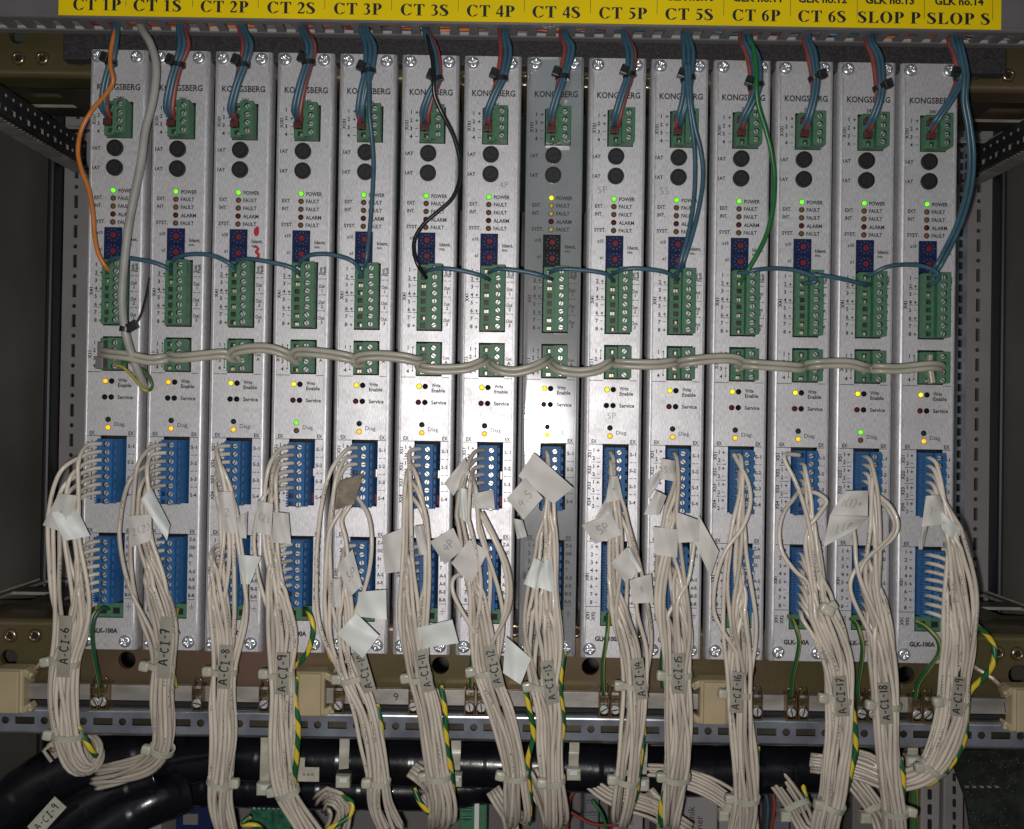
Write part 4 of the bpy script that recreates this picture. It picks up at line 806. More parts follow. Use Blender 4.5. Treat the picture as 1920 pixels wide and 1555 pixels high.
# ------------------------------------------------------------------ POWER WIRES FROM THE DUCT
PW = [  # start, mid, tie, end target offset, colours with lateral px offsets (start, tie, end row)
 [(217, 42), (212, 85), (207, 118), 'r', [('b', -3, 0), ('b', 5, 1), ('r', 0, 2)]],
 [(338, 44), (342, 85), (331, 122), 'r', [('b', -5, 0), ('b', 3, 1), ('r', 10, 2)]],
 [(456, 46), (466, 85), (457, 122), 'r', [('b', -3, 0), ('b', 5, 1), ('r', -9, 2)]],
 [(567, 48), (580, 85), (576, 118), 'r', [('b', -4, 0), ('b', 4, 1), ('r', 9, 2)]],
 [(683, 50), (694, 90), (690, 134), 'r', [('b', -8, 0), ('b', 0, 1), ('b', 8, 2), ('r', 3, 2)]],
 [(797, 54), (810, 100), (815, 150), 'r', [('b', -1, 0), ('b', 6, 1), ('r', 10, 2)]],
 [(945, 57), (950, 100), (940, 148), 'r', [('b', -2, 0), ('b', 6, 1), ('r', -10, 2)]],
 [(1058, 59), (1068, 92), (1055, 145), 'l', [('b', -1, 0), ('b', 6, 1), ('r', -8, 2)]],
 [(1172, 62), (1181, 100), (1178, 142), 'l', [('b', -4, 0), ('b', 4, 1), ('r', 8, 2)]],
 [(1287, 64), (1291, 100), (1289, 148), 'l', [('b', -8, 0), ('b', 0, 1), ('b', 8, 1), ('r', -3, 2)]],
 [(1396, 66), (1412, 110), (1416, 162), 'l', [('b', -2, 0), ('b', 10, 1), ('r', -9, 2)]],
 [(1514, 67), (1523, 100), (1529, 146), 'l', [('b', -2, 0), ('b', 5, 1), ('r', -8, 2)]],
 [(1630, 69), (1645, 110), (1650, 164), 'l', [('b', 0, 0), ('b', 7, 1), ('r', -8, 2)]],
 [(1788, 70), (1802, 108), (1804, 145), 'l', [('b', -3, 0), ('b', 5, 1), ('r', -11, 2)]],
]
def band(mb, c, tdir, a, b, wd, th, mi=0, seg=20):
    """flat band round an ellipse of half axes a (lateral) and b (depth)"""
    t = tdir.normalized(); n = Vector((0, -1, 0)); n = (n-t*n.dot(t)).normalized(); l = t.cross(n); vs = []
    for k in range(seg):
        q = 2*math.pi*k/seg; d = l*math.cos(q)*a + n*math.sin(q)*b; o = (l*math.cos(q)+n*math.sin(q)).normalized()
        for (s, e) in ((-1, 0), (-1, 1), (1, 1), (1, 0)): vs.append(c+d+o*th*e+t*wd/2*s)
    fs = [(4*k+j, 4*k+(j+1) % 4, 4*((k+1) % seg)+(j+1) % 4, 4*((k+1) % seg)+j) for k in range(seg) for j in range(4)]
    mb.add(vs, fs, mi, False); return l, n, t
WM = {'b': 'wire_blue', 'r': 'wire_red', 'o': 'wire_orange'}
for i, (s, md, ti, side, ws) in enumerate(PW):
    row_u = 51.5; base = thing('power_wire_bundle', ('%s wires tied with a black cable tie entering the %s module' % ('blue and dark red', TAGS[i])), 'wire bundle', P(ti[0], ti[1], 14), 'power wires hanging from the duct')
    for j, (c, off, row) in enumerate(ws):
        front = 0 if c == 'b' else -2.2
        v = 137+(3 if c == 'r' else 0); du = (-5.5, 2.0, 4.0)[j % 3]*0.8 - 1.5 + (off*0.25 if c == 'r' else 0)
        e = MP(i, row_u+du, v-3, 5.0); e0 = MP(i, row_u+du*1.15, v-14, 10.5+front*0.5)
        top = P(s[0]+off*0.7, s[1]-14, 10+front); 
        midp = (P(ti[0]+off*0.8, ti[1], 15+front)+e0)/2 + Vector((0, -0.0010, 0)) + Vector((0.0005*(1 if i > 8 else -0.4), 0, 0))
        pts = cat_rom([top, P(s[0]+off*0.8, s[1]+8, 13+front), P(md[0]+off*1.1, md[1], 15.5+front), P(ti[0]+off*0.85, ti[1], 15+front), midp, e0, e], 8)
        mb = MB(); mb.tube(pts, 1.08*MM, 10, 0); o = part('wire', mb, [M[WM[c]]], base)
        fm = MB(); fm.box(MP(i, row_u-6+6*(j % 2), (145 if j < 2 else 120), 5.2-(j % 2)*.2), (0.0024, 0.0030, 0.0028), 0, None, 0.0003); part('ferrule', fm, [M['ferrule']], o)
    mb = MB(); c = P(ti[0], ti[1], 14.2); tdir = P(md[0], md[1], 15)-c
    lo = min(w_[1] for w_ in ws)*0.85*PX-0.0011; hi = max(w_[1] for w_ in ws)*0.85*PX+0.0011
    l, n, t = band(mb, c+Vector(((lo+hi)/2, 0, 0)), Matrix.Rotation(-0.22, 3, 'Y') @ tdir, (hi-lo)/2, 0.0024, 0.0022, 0.0006)
    hs = 1 if i in (11, 12) else -1; hp = c+Vector(((lo+hi)/2+hs*((hi-lo)/2+0.0001), -0.0018, 0.0004+0.0012*(1 if hs < 0 else .3)))
    mb.box(hp, (0.0036, 0.0030, 0.0040), 0, Matrix.Rotation(0.35*hs*-1, 3, 'Y'), 0.0005); mb.box(hp+Vector((hs*0.0004, -0.0016, 0)), (0.0016, 0.0004, 0.0018), 0); part('cable_tie', mb, [M['black']], base)
def single(nm, nodes, r, m_, lab, cat_='wire', grp=None, seg=12, h0=None):
    mb = MB(); mb.tube(ppath(nodes, 10), r*MM, seg, 0); return solo(nm, mb, M[m_], lab, cat_, grp)
single('orange_wire', [(219, 36, 9), (215, 60, 14), (208, 95, 17), (207, 125, 18), (212, 152, 17), (200, 175, 15), (172, 208, 12), (152, 245, 11), (146, 285, 11), (153, 320, 11), (166, 355, 11), (174, 400, 11), (177, 440, 11), (184, 475, 11), (198, 500, 9), (207, 510, 5)], 0.98, 'wire_orange', 'orange wire looping down the left edge of the CT 1P module')
single('black_wire', [(793, 48, 9), (803, 75, 15), (811, 115, 18), (813, 150, 18), (815, 180, 16), (830, 215, 13), (850, 255, 11), (862, 300, 9), (862, 335, 9), (848, 372, 9), (820, 398, 9), (795, 420, 9), (779, 445, 9), (776, 470, 9), (784, 498, 9), (800, 522, 4.5)], 0.95, 'wire_black', 'black wire curving down over the CT 3S module')
single('blue_wire', [(690, 120, 16), (692, 170, 16), (692, 210, 15), (697, 260, 12), (700, 310, 10), (697, 380, 9), (692, 440, 9), (687, 485, 9), (683, 508, 5)], 0.98, 'wire_blue', 'single blue wire dropping over the CT 3P module', grp=None)
single('blue_wire', [(1286, 120, 17), (1290, 180, 17), (1296, 230, 14), (1302, 280, 12), (1303, 330, 11), (1300, 380, 11), (1290, 440, 11), (1276, 490, 10), (1268, 520, 5)], 0.98, 'wire_blue', 'left one of two blue wires over the CT 5S module')
single('blue_wire', [(1292, 120, 17), (1295, 190, 17), (1303, 240, 14), (1314, 285, 12), (1318, 330, 11), (1312, 380, 11), (1298, 440, 11), (1282, 490, 10), (1276, 508, 5)], 0.98, 'wire_blue', 'right one of two blue wires over the CT 5S module')
single('green_wire', [(1402, 55, 9), (1412, 90, 15), (1418, 130, 18), (1418, 165, 18), (1422, 200, 16), (1436, 245, 13), (1447, 290, 11), (1452, 335, 10), (1449, 390, 10), (1437, 440, 10), (1418, 480, 10), (1400, 510, 9), (1388, 528, 5)], 1.05, 'wire_green', 'bright green wire curving over the CT 6P module')
single('blue_wire', [(1795, 56, 9), (1804, 90, 16), (1814, 140, 19), (1812, 185, 18), (1820, 235, 16), (1826, 290, 14), (1822, 350, 13), (1806, 410, 12), (1784, 460, 11), (1764, 498, 10), (1750, 520, 6)], 0.98, 'wire_blue', 'right one of two blue wires curving past the SLOP S module')
single('blue_wire', [(1790, 56, 9), (1798, 90, 17), (1808, 140, 20), (1806, 190, 18), (1814, 240, 16), (1818, 300, 14), (1812, 360, 13), (1794, 420, 12), (1775, 460, 11), (1757, 495, 10), (1745, 512, 6)], 0.98, 'wire_blue', 'left one of two blue wires curving past the SLOP S module')
# jumpers between the relay terminals
J = [(0, [(203, 500, 4), (208, 488, 9), (222, 483, 11), (245, 485, 11), (285, 492, 11), (312, 502, 9), (325, 509, 4)]),
 (1, [(323, 494, 4), (330, 485, 9), (345, 479, 11), (375, 477, 11), (405, 482, 11), (432, 496, 10), (447, 510, 4)]),
 (2, [(445, 500, 4), (446, 490, 9), (462, 486, 11), (500, 491, 11), (540, 500, 10), (556, 508, 8), (563, 516, 4)]),
 (3, [(562, 500, 4), (566, 488, 9), (582, 479, 11), (610, 477, 11), (640, 482, 11), (665, 494, 10), (682, 520, 4)]),
 (5, [(799, 509, 4), (808, 506, 9), (830, 504, 11), (865, 508, 11), (900, 517, 10), (918, 525, 4)]),
 (6, [(917, 511, 4), (926, 507, 9), (945, 505, 11), (990, 511, 11), (1020, 519, 10), (1035, 524, 4)]),
 (7, [(1031, 512, 4), (1040, 507, 9), (1060, 505, 11), (1100, 508, 11), (1135, 514, 10), (1150, 526, 4)]),
 (8, [(1150, 514, 4), (1162, 508, 9), (1185, 504, 11), (1220, 506, 11), (1250, 512, 10), (1272, 524, 4)]),
 (10, [(1385, 512, 4), (1394, 513, 9), (1415, 507, 12), (1455, 504, 12), (1495, 508, 12), (1522, 518, 12), (1530, 526, 11), (1522, 530, 10), (1506, 532, 4)]),
 (11, [(1503, 515, 4), (1512, 515, 9), (1540, 517, 12), (1580, 524, 12), (1612, 532, 10), (1634, 534, 4)]),
 (12, [(1626, 518, 4), (1636, 514, 9), (1660, 502, 12), (1695, 497, 13), (1728, 499, 13), (1752, 508, 13), (1761, 520, 12), (1754, 530, 9), (1742, 533, 4)])]
for i, nd in J: single('jumper_wire', nd, 0.95, 'wire_blue', 'teal blue jumper wire arching from the %s to the %s module' % (TAGS[i], TAGS[i+1]), 'jumper wire', 'blue jumper wires linking the modules')
# grey twin cable loops along the X11 blocks
Cc = [[(188, 661, 8), (205, 664, 13), (240, 668, 14), (280, 676, 14), (310, 672, 12), (325, 662, 5)],
 [(330, 668, 5), (318, 668, 11), (335, 671, 14), (380, 667, 14), (420, 664, 13), (440, 672, 10), (447, 678, 5)],
 [(448, 674, 5), (432, 670, 11), (440, 659, 14), (475, 653, 14), (510, 655, 14), (540, 666, 12), (560, 680, 5)],
 [(563, 680, 5), (549, 669, 11), (558, 660, 14), (600, 662, 14), (640, 668, 14), (665, 673, 12), (680, 668, 5)],
 [(684, 682, 5), (666, 680, 11), (674, 670, 14), (710, 667, 14), (755, 671, 14), (785, 677, 12), (800, 672, 5)],
 [(801, 676, 5), (788, 683, 10), (792, 690, 14), (830, 693, 14), (875, 690, 14), (902, 680, 12), (914, 672, 5)],
 [(916, 676, 5), (920, 685, 11), (935, 694, 14), (965, 698, 14), (1000, 690, 14), (1020, 680, 12), (1032, 672, 5)],
 [(1030, 676, 5), (1036, 686, 11), (1050, 694, 14), (1085, 699, 14), (1120, 694, 14), (1142, 682, 12), (1150, 676, 5)],
 [(1150, 680, 5), (1158, 682, 12), (1195, 684, 14), (1235, 684, 14), (1262, 680, 12), (1272, 678, 5)],
 [(1268, 684, 5), (1282, 680, 12), (1310, 676, 14), (1345, 673, 14), (1378, 674, 13), (1392, 682, 10), (1384, 690, 5)],
 [(1384, 682, 5), (1402, 683, 12), (1440, 686, 14), (1475, 688, 14), (1502, 690, 12), (1508, 684, 5)],
 [(1508, 688, 5), (1525, 684, 12), (1560, 682, 14), (1595, 683, 14), (1622, 690, 12), (1636, 692, 5)],
 [(1630, 692, 5), (1645, 691, 12), (1680, 692, 14), (1715, 689, 14), (1745, 686, 14), (1764, 688, 11), (1766, 694, 7)]]
for i, nd in enumerate(Cc):
    mb = MB(); pts = ppath(nd, 10); off = []
    for k, q in enumerate(pts):
        t = (pts[min(k+1, len(pts)-1)]-pts[max(k-1, 0)]).normalized(); u = Vector((0, -1, 0)).cross(t); u.normalize()
        if u.z < 0: u = -u
        if off and u.dot(off[-1]) < 0: u = -u
        off.append(u)
    mb.tube([q+u*0.00125 for q, u in zip(pts, off)], 0.0012, 12, 0); mb.tube([q-u*0.0011 for q, u in zip(pts, off)], 0.0012, 12, 0)
    solo('twin_cable', mb, M['comm'], ('flat grey twin cable loop from the %s to the %s module' % (TAGS[i], TAGS[i+1])), 'cable', 'grey twin cable loops linking the modules')
# thick grey cable at the left with its black tie and green yellow cores
gc = thing('grey_cable', 'thick grey cable hanging down beside the CT 1P module', 'cable', P(262, 300, 14))
mb = MB(); mb.tube(ppath([(258, 30, 6), (266, 55, 12), (282, 82, 16), (292, 118, 17), (291, 160, 17), (284, 200, 17), (272, 245, 17), (265, 300, 17), (255, 350, 17), (243, 410, 17), (235, 470, 17), (229, 540, 17), (229, 580, 17), (234, 620, 17), (245, 660, 14), (256, 690, 11), (266, 715, 8), (271, 728, 5)], 8), 1.78*MM, 16, 0); part('sheath', mb, [M['cable_grey']], gc)
for k, nd in enumerate(([(268, 726, 6), (280, 732, 7), (285, 722, 8), (276, 702, 8), (255, 686, 8), (236, 676, 8), (215, 668, 8), (204, 655, 4)], [(268, 724, 7), (276, 733, 9), (268, 730, 10), (250, 708, 9), (232, 690, 9), (218, 684, 8), (206, 672, 4)])):
    m2 = MB(); m2.tube(ppath(nd, 8), 0.75*MM, 8, 0); part('core_wire', m2, [M['olive']], gc)
m3 = MB(); c = P(235, 618, 17); l, n, t = band(m3, c, Matrix.Rotation(0.2, 3, 'Y') @ Vector((0, 0, -1)), 0.0020, 0.0020, 0.0024, 0.0006); m3.box(P(247, 612, 18), (0.0042, 0.003, 0.0036), 0, Matrix.Rotation(-0.5, 3, 'Y'), 0.0005)
q = ppath([(250, 612, 18), (262, 595, 17), (270, 570, 15), (276, 545, 11), (280, 522, 5)], 8); m3.tube(q, 0.00095, 8, 0, rz=0.45); part('cable_tie', m3, [M['black']], gc)
mb = MB(); c = P(193, 655, 6); mb.box(c, (0.0028, 0.006, 0.0062), 0, None, 0.0004); c2 = P(191, 681, 6); mb.box(c2, (0.0036, 0.006, 0.0056), 0, None, 0.0004); solo('grey_connector', mb, M['duct'], 'small grey connector pieces at the left of the first communication block', 'connector')
mb = MB(); mb.box(MP(13, 50, 566, 5), (0.0018, 0.003, 0.0075), 0, Matrix.Rotation(0.08, 3, 'Y'), 0.0004); mb.box(MP(13, 54, 592, 5), (0.0022, 0.003, 0.006), 0, Matrix.Rotation(-0.2, 3, 'Y'), 0.0004); solo('grey_connector', mb, M['comm'], 'small grey resistor leads in the SLOP S communication block', 'connector')
# ------------------------------------------------------------------ WHITE CABLE BUNDLES
RW = 0.00097
def relax(n, A, B, nring, joins, rg, tg, init=None):
    """2D packing of n strands ring by ring, pushed apart so they do not run through each other"""
    ph = [rg.uniform(0, 6.28) for _ in range(n)]; sp = [rg.uniform(-0.9, 0.9) for _ in range(n)]
    base = []
    for i in range(n): rr = math.sqrt((i+0.5)/n); a = i*2.399; base.append((rr*math.cos(a), rr*math.sin(a)))
    rg.shuffle(base); cur = [None]*n; out = [[None]*nring for _ in range(n)]
    for k in range(nring):
        act = [i for i in range(n) if joins[i] <= k]
        for i in act:
            bx, by = base[i]; tx = A[k]*max(-1, min(1, bx*1.1 + 0.70*math.sin(ph[i]+k*0.12*sp[i]*2.8))); ty = B[k]*max(-1, min(1, by+0.4*math.cos(ph[i]*1.3+k*0.10*sp[i])))
            if cur[i] is None:
                cur[i] = [tx, ty]
                if init and init[i] is not None: x_ = max(-A[k], min(A[k], init[i])); cur[i] = [x_*0.7+tx*0.3, abs(ty)*0.5+B[k]*0.3]
            else: cur[i][0] += (tx-cur[i][0])*0.13; cur[i][1] += (ty-cur[i][1])*0.13
        for it in range(14):
            for a_ in range(len(act)):
                for b_ in range(a_+1, len(act)):
                    p, q = cur[act[a_]], cur[act[b_]]; dx, dy = q[0]-p[0], q[1]-p[1]; d = math.hypot(dx, dy) or 1e-7; md = 2*RW*0.98
                    if d < md: s = (md-d)/d/2; p[0] -= dx*s; p[1] -= dy*s; q[0] += dx*s; q[1] += dy*s
            for i in act:
                lim = A[k]-RW*0.5
                if abs(cur[i][0]) > lim: cur[i][0] += (math.copysign(lim, cur[i][0])-cur[i][0])*0.5
                if abs(cur[i][1]) > B[k]: cur[i][1] += (math.copysign(B[k], cur[i][1])-cur[i][1])*0.3
        for i in act: out[i][k] = tuple(cur[i])
    return out
def flag(mb, corners, hs, bulge=1.5, mi=0, n=8, txt=None, cap=12, rot=0, tmi=1, rgn=None):
    """curved piece of tape: corners TL, TR, BR, BL in photo pixels; hs = height of left and right edges"""
    hl_, hr_ = (hs if isinstance(hs, tuple) else (hs, hs)); c = corners
    def pt(s, t, d=0.0):
        x = (c[0][0]*(1-s)+c[1][0]*s)*(1-t) + (c[3][0]*(1-s)+c[2][0]*s)*t; y = (c[0][1]*(1-s)+c[1][1]*s)*(1-t) + (c[3][1]*(1-s)+c[2][1]*s)*t
        return P(x, y, hl_*(1-s)+hr_*s + bulge*math.sin(math.pi*(0.15+0.7*s))*(1-0.25*t) + ((0.5*math.sin(5*t+2*s) + 0.25*math.sin(9*s-4*t+c[0][0])) if rot != 90 else 0.15*math.sin(3*t)) + d)
    top = [pt(i/n, j/n) for j in range(n+1) for i in range(n+1)]; bot = [pt(i/n, j/n, -0.18) for j in range(n+1) for i in range(n+1)]; w_ = n+1
    fs = [(j*w_+i, (j+1)*w_+i, (j+1)*w_+i+1, j*w_+i+1) for j in range(n) for i in range(n)]; o = w_*w_
    mb.add(top+bot, fs+[tuple(o+k for k in f[::-1]) for f in fs], mi, True)
    rim = [i for i in range(w_)] + [j*w_+n for j in range(1, w_)] + [n*w_+i for i in range(n-1, -1, -1)] + [j*w_ for j in range(n-1, 0, -1)]
    mb.add(top+bot, [(rim[k], rim[(k+1) % len(rim)], o+rim[(k+1) % len(rim)], o+rim[k]) for k in range(len(rim))], mi)
    if txt:
        cx_ = sum(q[0] for q in c)/4; cy_ = sum(q[1] for q in c)/4; ex = ((c[1][0]+c[2][0]-c[0][0]-c[3][0])/2, (c[1][1]+c[2][1]-c[0][1]-c[3][1])/2); ey = ((c[3][0]+c[2][0]-c[0][0]-c[1][0])/2, (c[3][1]+c[2][1]-c[0][1]-c[1][1])/2)
        lx = math.hypot(*ex); ly = math.hypot(*ey)
        put_hand(mb, txt, lambda X, Y: pt(0.5+X/lx, 0.5+Y/ly, 0.22), cap*1.08, rot, tmi, 0.085 if rot == 90 else 0.045)
# nodes: (x, y, half width px, h)
BD = [
 dict(n=14, c=[(122, 940, 30, 17), (118, 1000, 26, 17), (128, 1080, 33, 16), (138, 1150, 38, 15), (132, 1195, 30, 14), (122, 1230, 22, 13), (118, 1300, 29, 12), (124, 1368, 23, 11), (136, 1420, 27, 8), (158, 1446, 26, 4), (180, 1425, 20, -2), (165, 1392, 16, -12), (110, 1395, 14, -22)],
  up=('L', range(0, 7), 3), lo=('L', range(0, 7), 150), tag=('A-CI-6', 123, 1155, 118, 1270), ties=[(124, 1230, -1), (124, 1368, -1)],
  flags=[([(110, 925), (146, 930), (122, 1000), (80, 985)], 21, 'paper', '+', 10), ([(97, 962), (142, 950), (169, 1005), (120, 1015)], (22, 17), 'paper_white', None, 0)]),
 dict(n=14, c=[(258, 950, 28, 17), (255, 1010, 30, 17), (272, 1080, 38, 16), (292, 1150, 34, 15), (303, 1200, 27, 14), (303, 1237, 21, 13), (301, 1300, 26, 12), (306, 1360, 20, 11), (306, 1402, 19, 9), (285, 1432, 24, 5), (240, 1450, 24, 0), (178, 1461, 22, -8)],
  up=('L', range(0, 6), 5), lo=('L', range(0, 5), 110), tag=('A-CI-7', 313, 1157, 305, 1272), ties=[(303, 1237, -1), (306, 1402, -1)],
  flags=[([(240, 968), (284, 964), (283, 1014), (247, 1026)], 21, 'paper', '2(2)', 13), ([(264, 938), (283, 914), (319, 985), (313, 1014)], (21, 16), 'paper_white', None, 0)]),
 dict(n=13, c=[(418, 935, 18, 16), (424, 1000, 22, 16), (428, 1080, 34, 16), (430, 1150, 34, 15), (426, 1210, 26, 14), (422, 1247, 20, 13), (418, 1310, 29, 12), (422, 1385, 28, 10), (413, 1463, 20, 7), (410, 1510, 26, 4), (424, 1575, 22, -4)],
  up=('L', range(0, 6), 2), lo=('L', range(0, 7), 90), tag=('A-CI-8', 424, 1210, 418, 1292), ties=[(424, 1247, -1), (413, 1463, 1)],
  flags=[([(408, 922), (436, 922), (443, 1000), (415, 998)], 20, 'paper', '2', 14), ([(443, 972), (464, 960), (462, 1010), (446, 1008)], 17, 'paper', None, 0), ([(446, 1040), (490, 1044), (468, 1096), (452, 1095)], 16, 'paper_white', None, 0)]),
 dict(n=13, c=[(500, 950, 20, 16), (504, 1040, 26, 16), (518, 1120, 34, 16), (528, 1180, 35, 15), (528, 1225, 26, 14), (526, 1262, 21, 13), (526, 1330, 28, 12), (530, 1400, 24, 10), (535, 1475, 20, 7), (552, 1515, 26, 3), (590, 1575, 28, -4)],
  up=('L', range(0, 6), 4), lo=('L', range(0, 6), 110), tag=('A-CI-9', 531, 1224, 528, 1303), ties=[(526, 1262, -1), (535, 1475, -1)], earth=[(556, 1268, 8), (553, 1310, 9), (559, 1360, 9), (556, 1420, 8), (551, 1470, 5), (560, 1520, -4)],
  flags=[([(482, 938), (512, 945), (508, 1005), (478, 998)], 20, 'paper', '(2)', 12), ([(512, 960), (541, 963), (546, 1020), (511, 1018)], 17, 'paper', None, 0)]),
 dict(n=12, c=[(622, 1000, 26, 16), (622, 1060, 28, 16), (626, 1130, 32, 15), (636, 1190, 30, 15), (650, 1235, 24, 14), (660, 1270, 20, 13), (684, 1330, 26, 12), (698, 1400, 24, 10), (708, 1462, 19, 7), (712, 1510, 24, 3), (735, 1560, 24, -4)],
  up=('L', range(0, 3), 1), lo=('L', range(0, 4), 110), tag=('A-CI-10', 672, 1222, 694, 1298), ties=[(660, 1268, -1), (708, 1462, 0)], extra=[([(668, 930, 8), (690, 965, 14), (697, 1010, 17), (694, 1060, 17), (682, 1110, 16), (666, 1150, 16)], 1190), ([(668, 900, 8), (658, 945, 15), (640, 975, 16), (648, 1010, 16), (652, 1060, 16)], 1140), ([(652, 930, 13), (636, 962, 16), (618, 995, 17), (612, 1050, 17)], 1110)],
  flags=[([(636, 902), (682, 888), (664, 945), (626, 958)], 17, 'paper_dirty', None, 0), ([(632, 1062), (661, 1030), (679, 1098), (656, 1120)], 21, 'paper', '3P', 15), ([(672, 1110), (724, 1106), (725, 1162), (668, 1156)], (16, 19), 'paper_white', None, 0), ([(632, 1188), (668, 1150), (711, 1192), (680, 1235)], 21, 'paper_white', None, 0), ([(623, 1085), (641, 1085), (639, 1140), (621, 1138)], 20, 'paper', None, 0)]),
 dict(n=12, c=[(778, 960, 20, 16), (780, 1030, 24, 16), (780, 1100, 26, 16), (778, 1170, 28, 15), (782, 1220, 24, 14), (788, 1265, 20, 13), (806, 1330, 23, 12), (815, 1400, 22, 10), (820, 1450, 19, 8), (832, 1500, 25, 5), (833, 1534, 25, 0), (830, 1547, 20, -8), (820, 1525, 17, -17), (795, 1490, 14, -22)],
  up=('L', range(0, 6), 2), lo=('L', range(0, 6), 90), tag=('A-CI-11', 788, 1220, 803, 1297), ties=[(788, 1265, -1), (820, 1450, -1)], earth=[(826, 1285, 6), (834, 1330, 7), (838, 1400, 7), (846, 1450, 5), (850, 1500, -2)],
  flags=[([(716, 1006), (756, 990), (760, 1070), (722, 1076)], (13, 15), 'paper', None, 0), ([(776, 987), (795, 985), (802, 1040), (786, 1041)], 21, 'paper', None, 0), ([(780, 1178), (848, 1162), (860, 1206), (780, 1218)], (14, 19), 'paper_white', None, 0)]),
 dict(n=13, c=[(862, 940, 18, 17), (876, 1000, 24, 17), (898, 1080, 30, 16), (910, 1150, 34, 15), (912, 1205, 30, 14), (912, 1258, 21, 13), (938, 1330, 24, 12), (956, 1400, 21, 10), (965, 1445, 19, 8), (968, 1495, 27, 5), (971, 1528, 26, 0), (968, 1542, 20, -8), (955, 1520, 17, -17), (935, 1490, 14, -22)],
  up=('L', range(0, 5), 3), lo=('L', range(0, 5), 100), tag=('A-CI-12', 917, 1211, 935, 1290), ties=[(910, 1258, -1), (965, 1443, -1)], extra=[([(898, 960, 14), (925, 1010, 17), (945, 1060, 17), (951, 1120, 16)], 1180), ([(904, 960, 14), (934, 1020, 17), (955, 1075, 17), (955, 1140, 16)], 1195), ([(880, 1070, 10), (850, 1085, 14), (852, 1120, 16)], 1180)], earth=[(982, 1278, 8), (992, 1330, 9), (1000, 1380, 8), (989, 1430, 7), (993, 1500, 2), (992, 1545, -2)],
  flags=[([(833, 906), (872, 858), (880, 886), (850, 930)], 17, 'paper', None, 0), ([(806, 1016), (850, 990), (868, 1030), (834, 1059)], (14, 18), 'paper', '4P', 14), ([(846, 1056), (880, 1012), (916, 1034), (882, 1098)], (16, 17), 'paper', None, 0), ([(887, 926), (925, 918), (928, 955), (884, 953)], 18, 'paper', None, 0), ([(861, 915), (876, 917), (876, 982), (862, 970)], 21, 'paper_white', None, 0), ([(948, 1193), (996, 1235), (976, 1284), (943, 1262)], (19, 21), 'paper_white', None, 0)]),
 dict(n=14, c=[(1000, 950, 26, 17), (1008, 1010, 34, 16), (1010, 1100, 28, 16), (1012, 1170, 44, 15), (1018, 1230, 36, 14), (1020, 1285, 23, 13), (1030, 1340, 23, 12), (1030, 1400, 24, 10), (1035, 1462, 20, 8), (1040, 1500, 25, 5), (1044, 1531, 24, 0), (1042, 1545, 20, -8), (1030, 1520, 17, -17), (1010, 1480, 14, -22)],
  up=('F', range(0, 7), 4), lo=('F', range(0, 7), 110), tag=('A-CI-13', 1024, 1240, 1036, 1320), ties=[(1018, 1285, -1), (1035, 1460, 0)], earth=[(1058, 1222, 8), (1052, 1260, 9), (1050, 1300, 9), (1056, 1350, 8), (1052, 1400, 7), (1049, 1440, 2)],
  flags=[([(1000, 848), (1075, 915), (1038, 945), (972, 893)], (20, 19), 'paper', None, 0), ([(950, 935), (984, 896), (1018, 934), (982, 975)], 22, 'paper', '4.S', 16), ([(962, 972), (980, 976), (988, 1006), (970, 1011)], 16, 'paper', None, 0), ([(1002, 1046), (1018, 1054), (1004, 1105), (982, 1095)], 21, 'paper_white', None, 0), ([(1016, 1056), (1035, 1044), (1040, 1112), (1006, 1101)], 18, 'paper_white', None, 0)]),
 dict(n=14, c=[(1152, 930, 14, 17), (1162, 1000, 28, 17), (1172, 1080, 34, 16), (1178, 1150, 40, 15), (1190, 1210, 34, 14), (1190, 1280, 21, 13), (1187, 1340, 23, 12), (1182, 1400, 23, 10), (1176, 1448, 19, 8), (1170, 1495, 22, 5), (1164, 1524, 17, 0), (1162, 1538, 15, -8), (1170, 1520, 14, -16), (1190, 1490, 14, -22)],
  up=('F', range(0, 7), 3), lo=('F', range(0, 7), 110), tag=('A-CI-14', 1194, 1235, 1204, 1312), ties=[(1190, 1280, -1), (1176, 1450, -1)], earth=[(1205, 1320, 4), (1206, 1380, 4), (1198, 1440, 6), (1192, 1490, 3), (1178, 1530, -2)],
  flags=[([(1143, 893), (1159, 893), (1168, 936), (1136, 943)], 21, 'paper', '+', 11), ([(1091, 985), (1146, 963), (1166, 1003), (1116, 1020)], (15, 19), 'paper', '5P', 15), ([(1145, 1056), (1176, 1026), (1202, 1070), (1172, 1092)], (17, 18), 'paper', None, 0), ([(1172, 1030), (1183, 1026), (1204, 1070), (1195, 1075)], 21, 'paper_white', None, 0), ([(1180, 1088), (1221, 1076), (1226, 1130), (1186, 1132)], 18, 'paper', '8', 10), ([(1116, 971), (1136, 935), (1148, 962), (1126, 974)], 17, 'paper', None, 0)]),
 dict(n=14, c=[(1246, 930, 16, 17), (1246, 1000, 26, 17), (1252, 1080, 34, 16), (1262, 1150, 40, 15), (1270, 1205, 32, 14), (1270, 1262, 22, 13), (1272, 1330, 27, 12), (1272, 1400, 24, 10), (1268, 1450, 21, 8), (1262, 1498, 26, 4), (1257, 1530, 23, 0), (1254, 1543, 18, -8), (1240, 1520, 16, -17), (1215, 1485, 14, -22)],
  up=('F', range(0, 7), 3), lo=('F', range(0, 7), 110), tag=('A-CI-15', 1272, 1225, 1271, 1301), ties=[(1270, 1262, -1), (1268, 1450, -1)], extra=[([(1304, 1000, 13), (1298, 1045, 15), (1290, 1090, 16), (1270, 1130, 18)], 1190)], earth=[(1248, 1480, 4), (1240, 1510, 4), (1238, 1550, 0)],
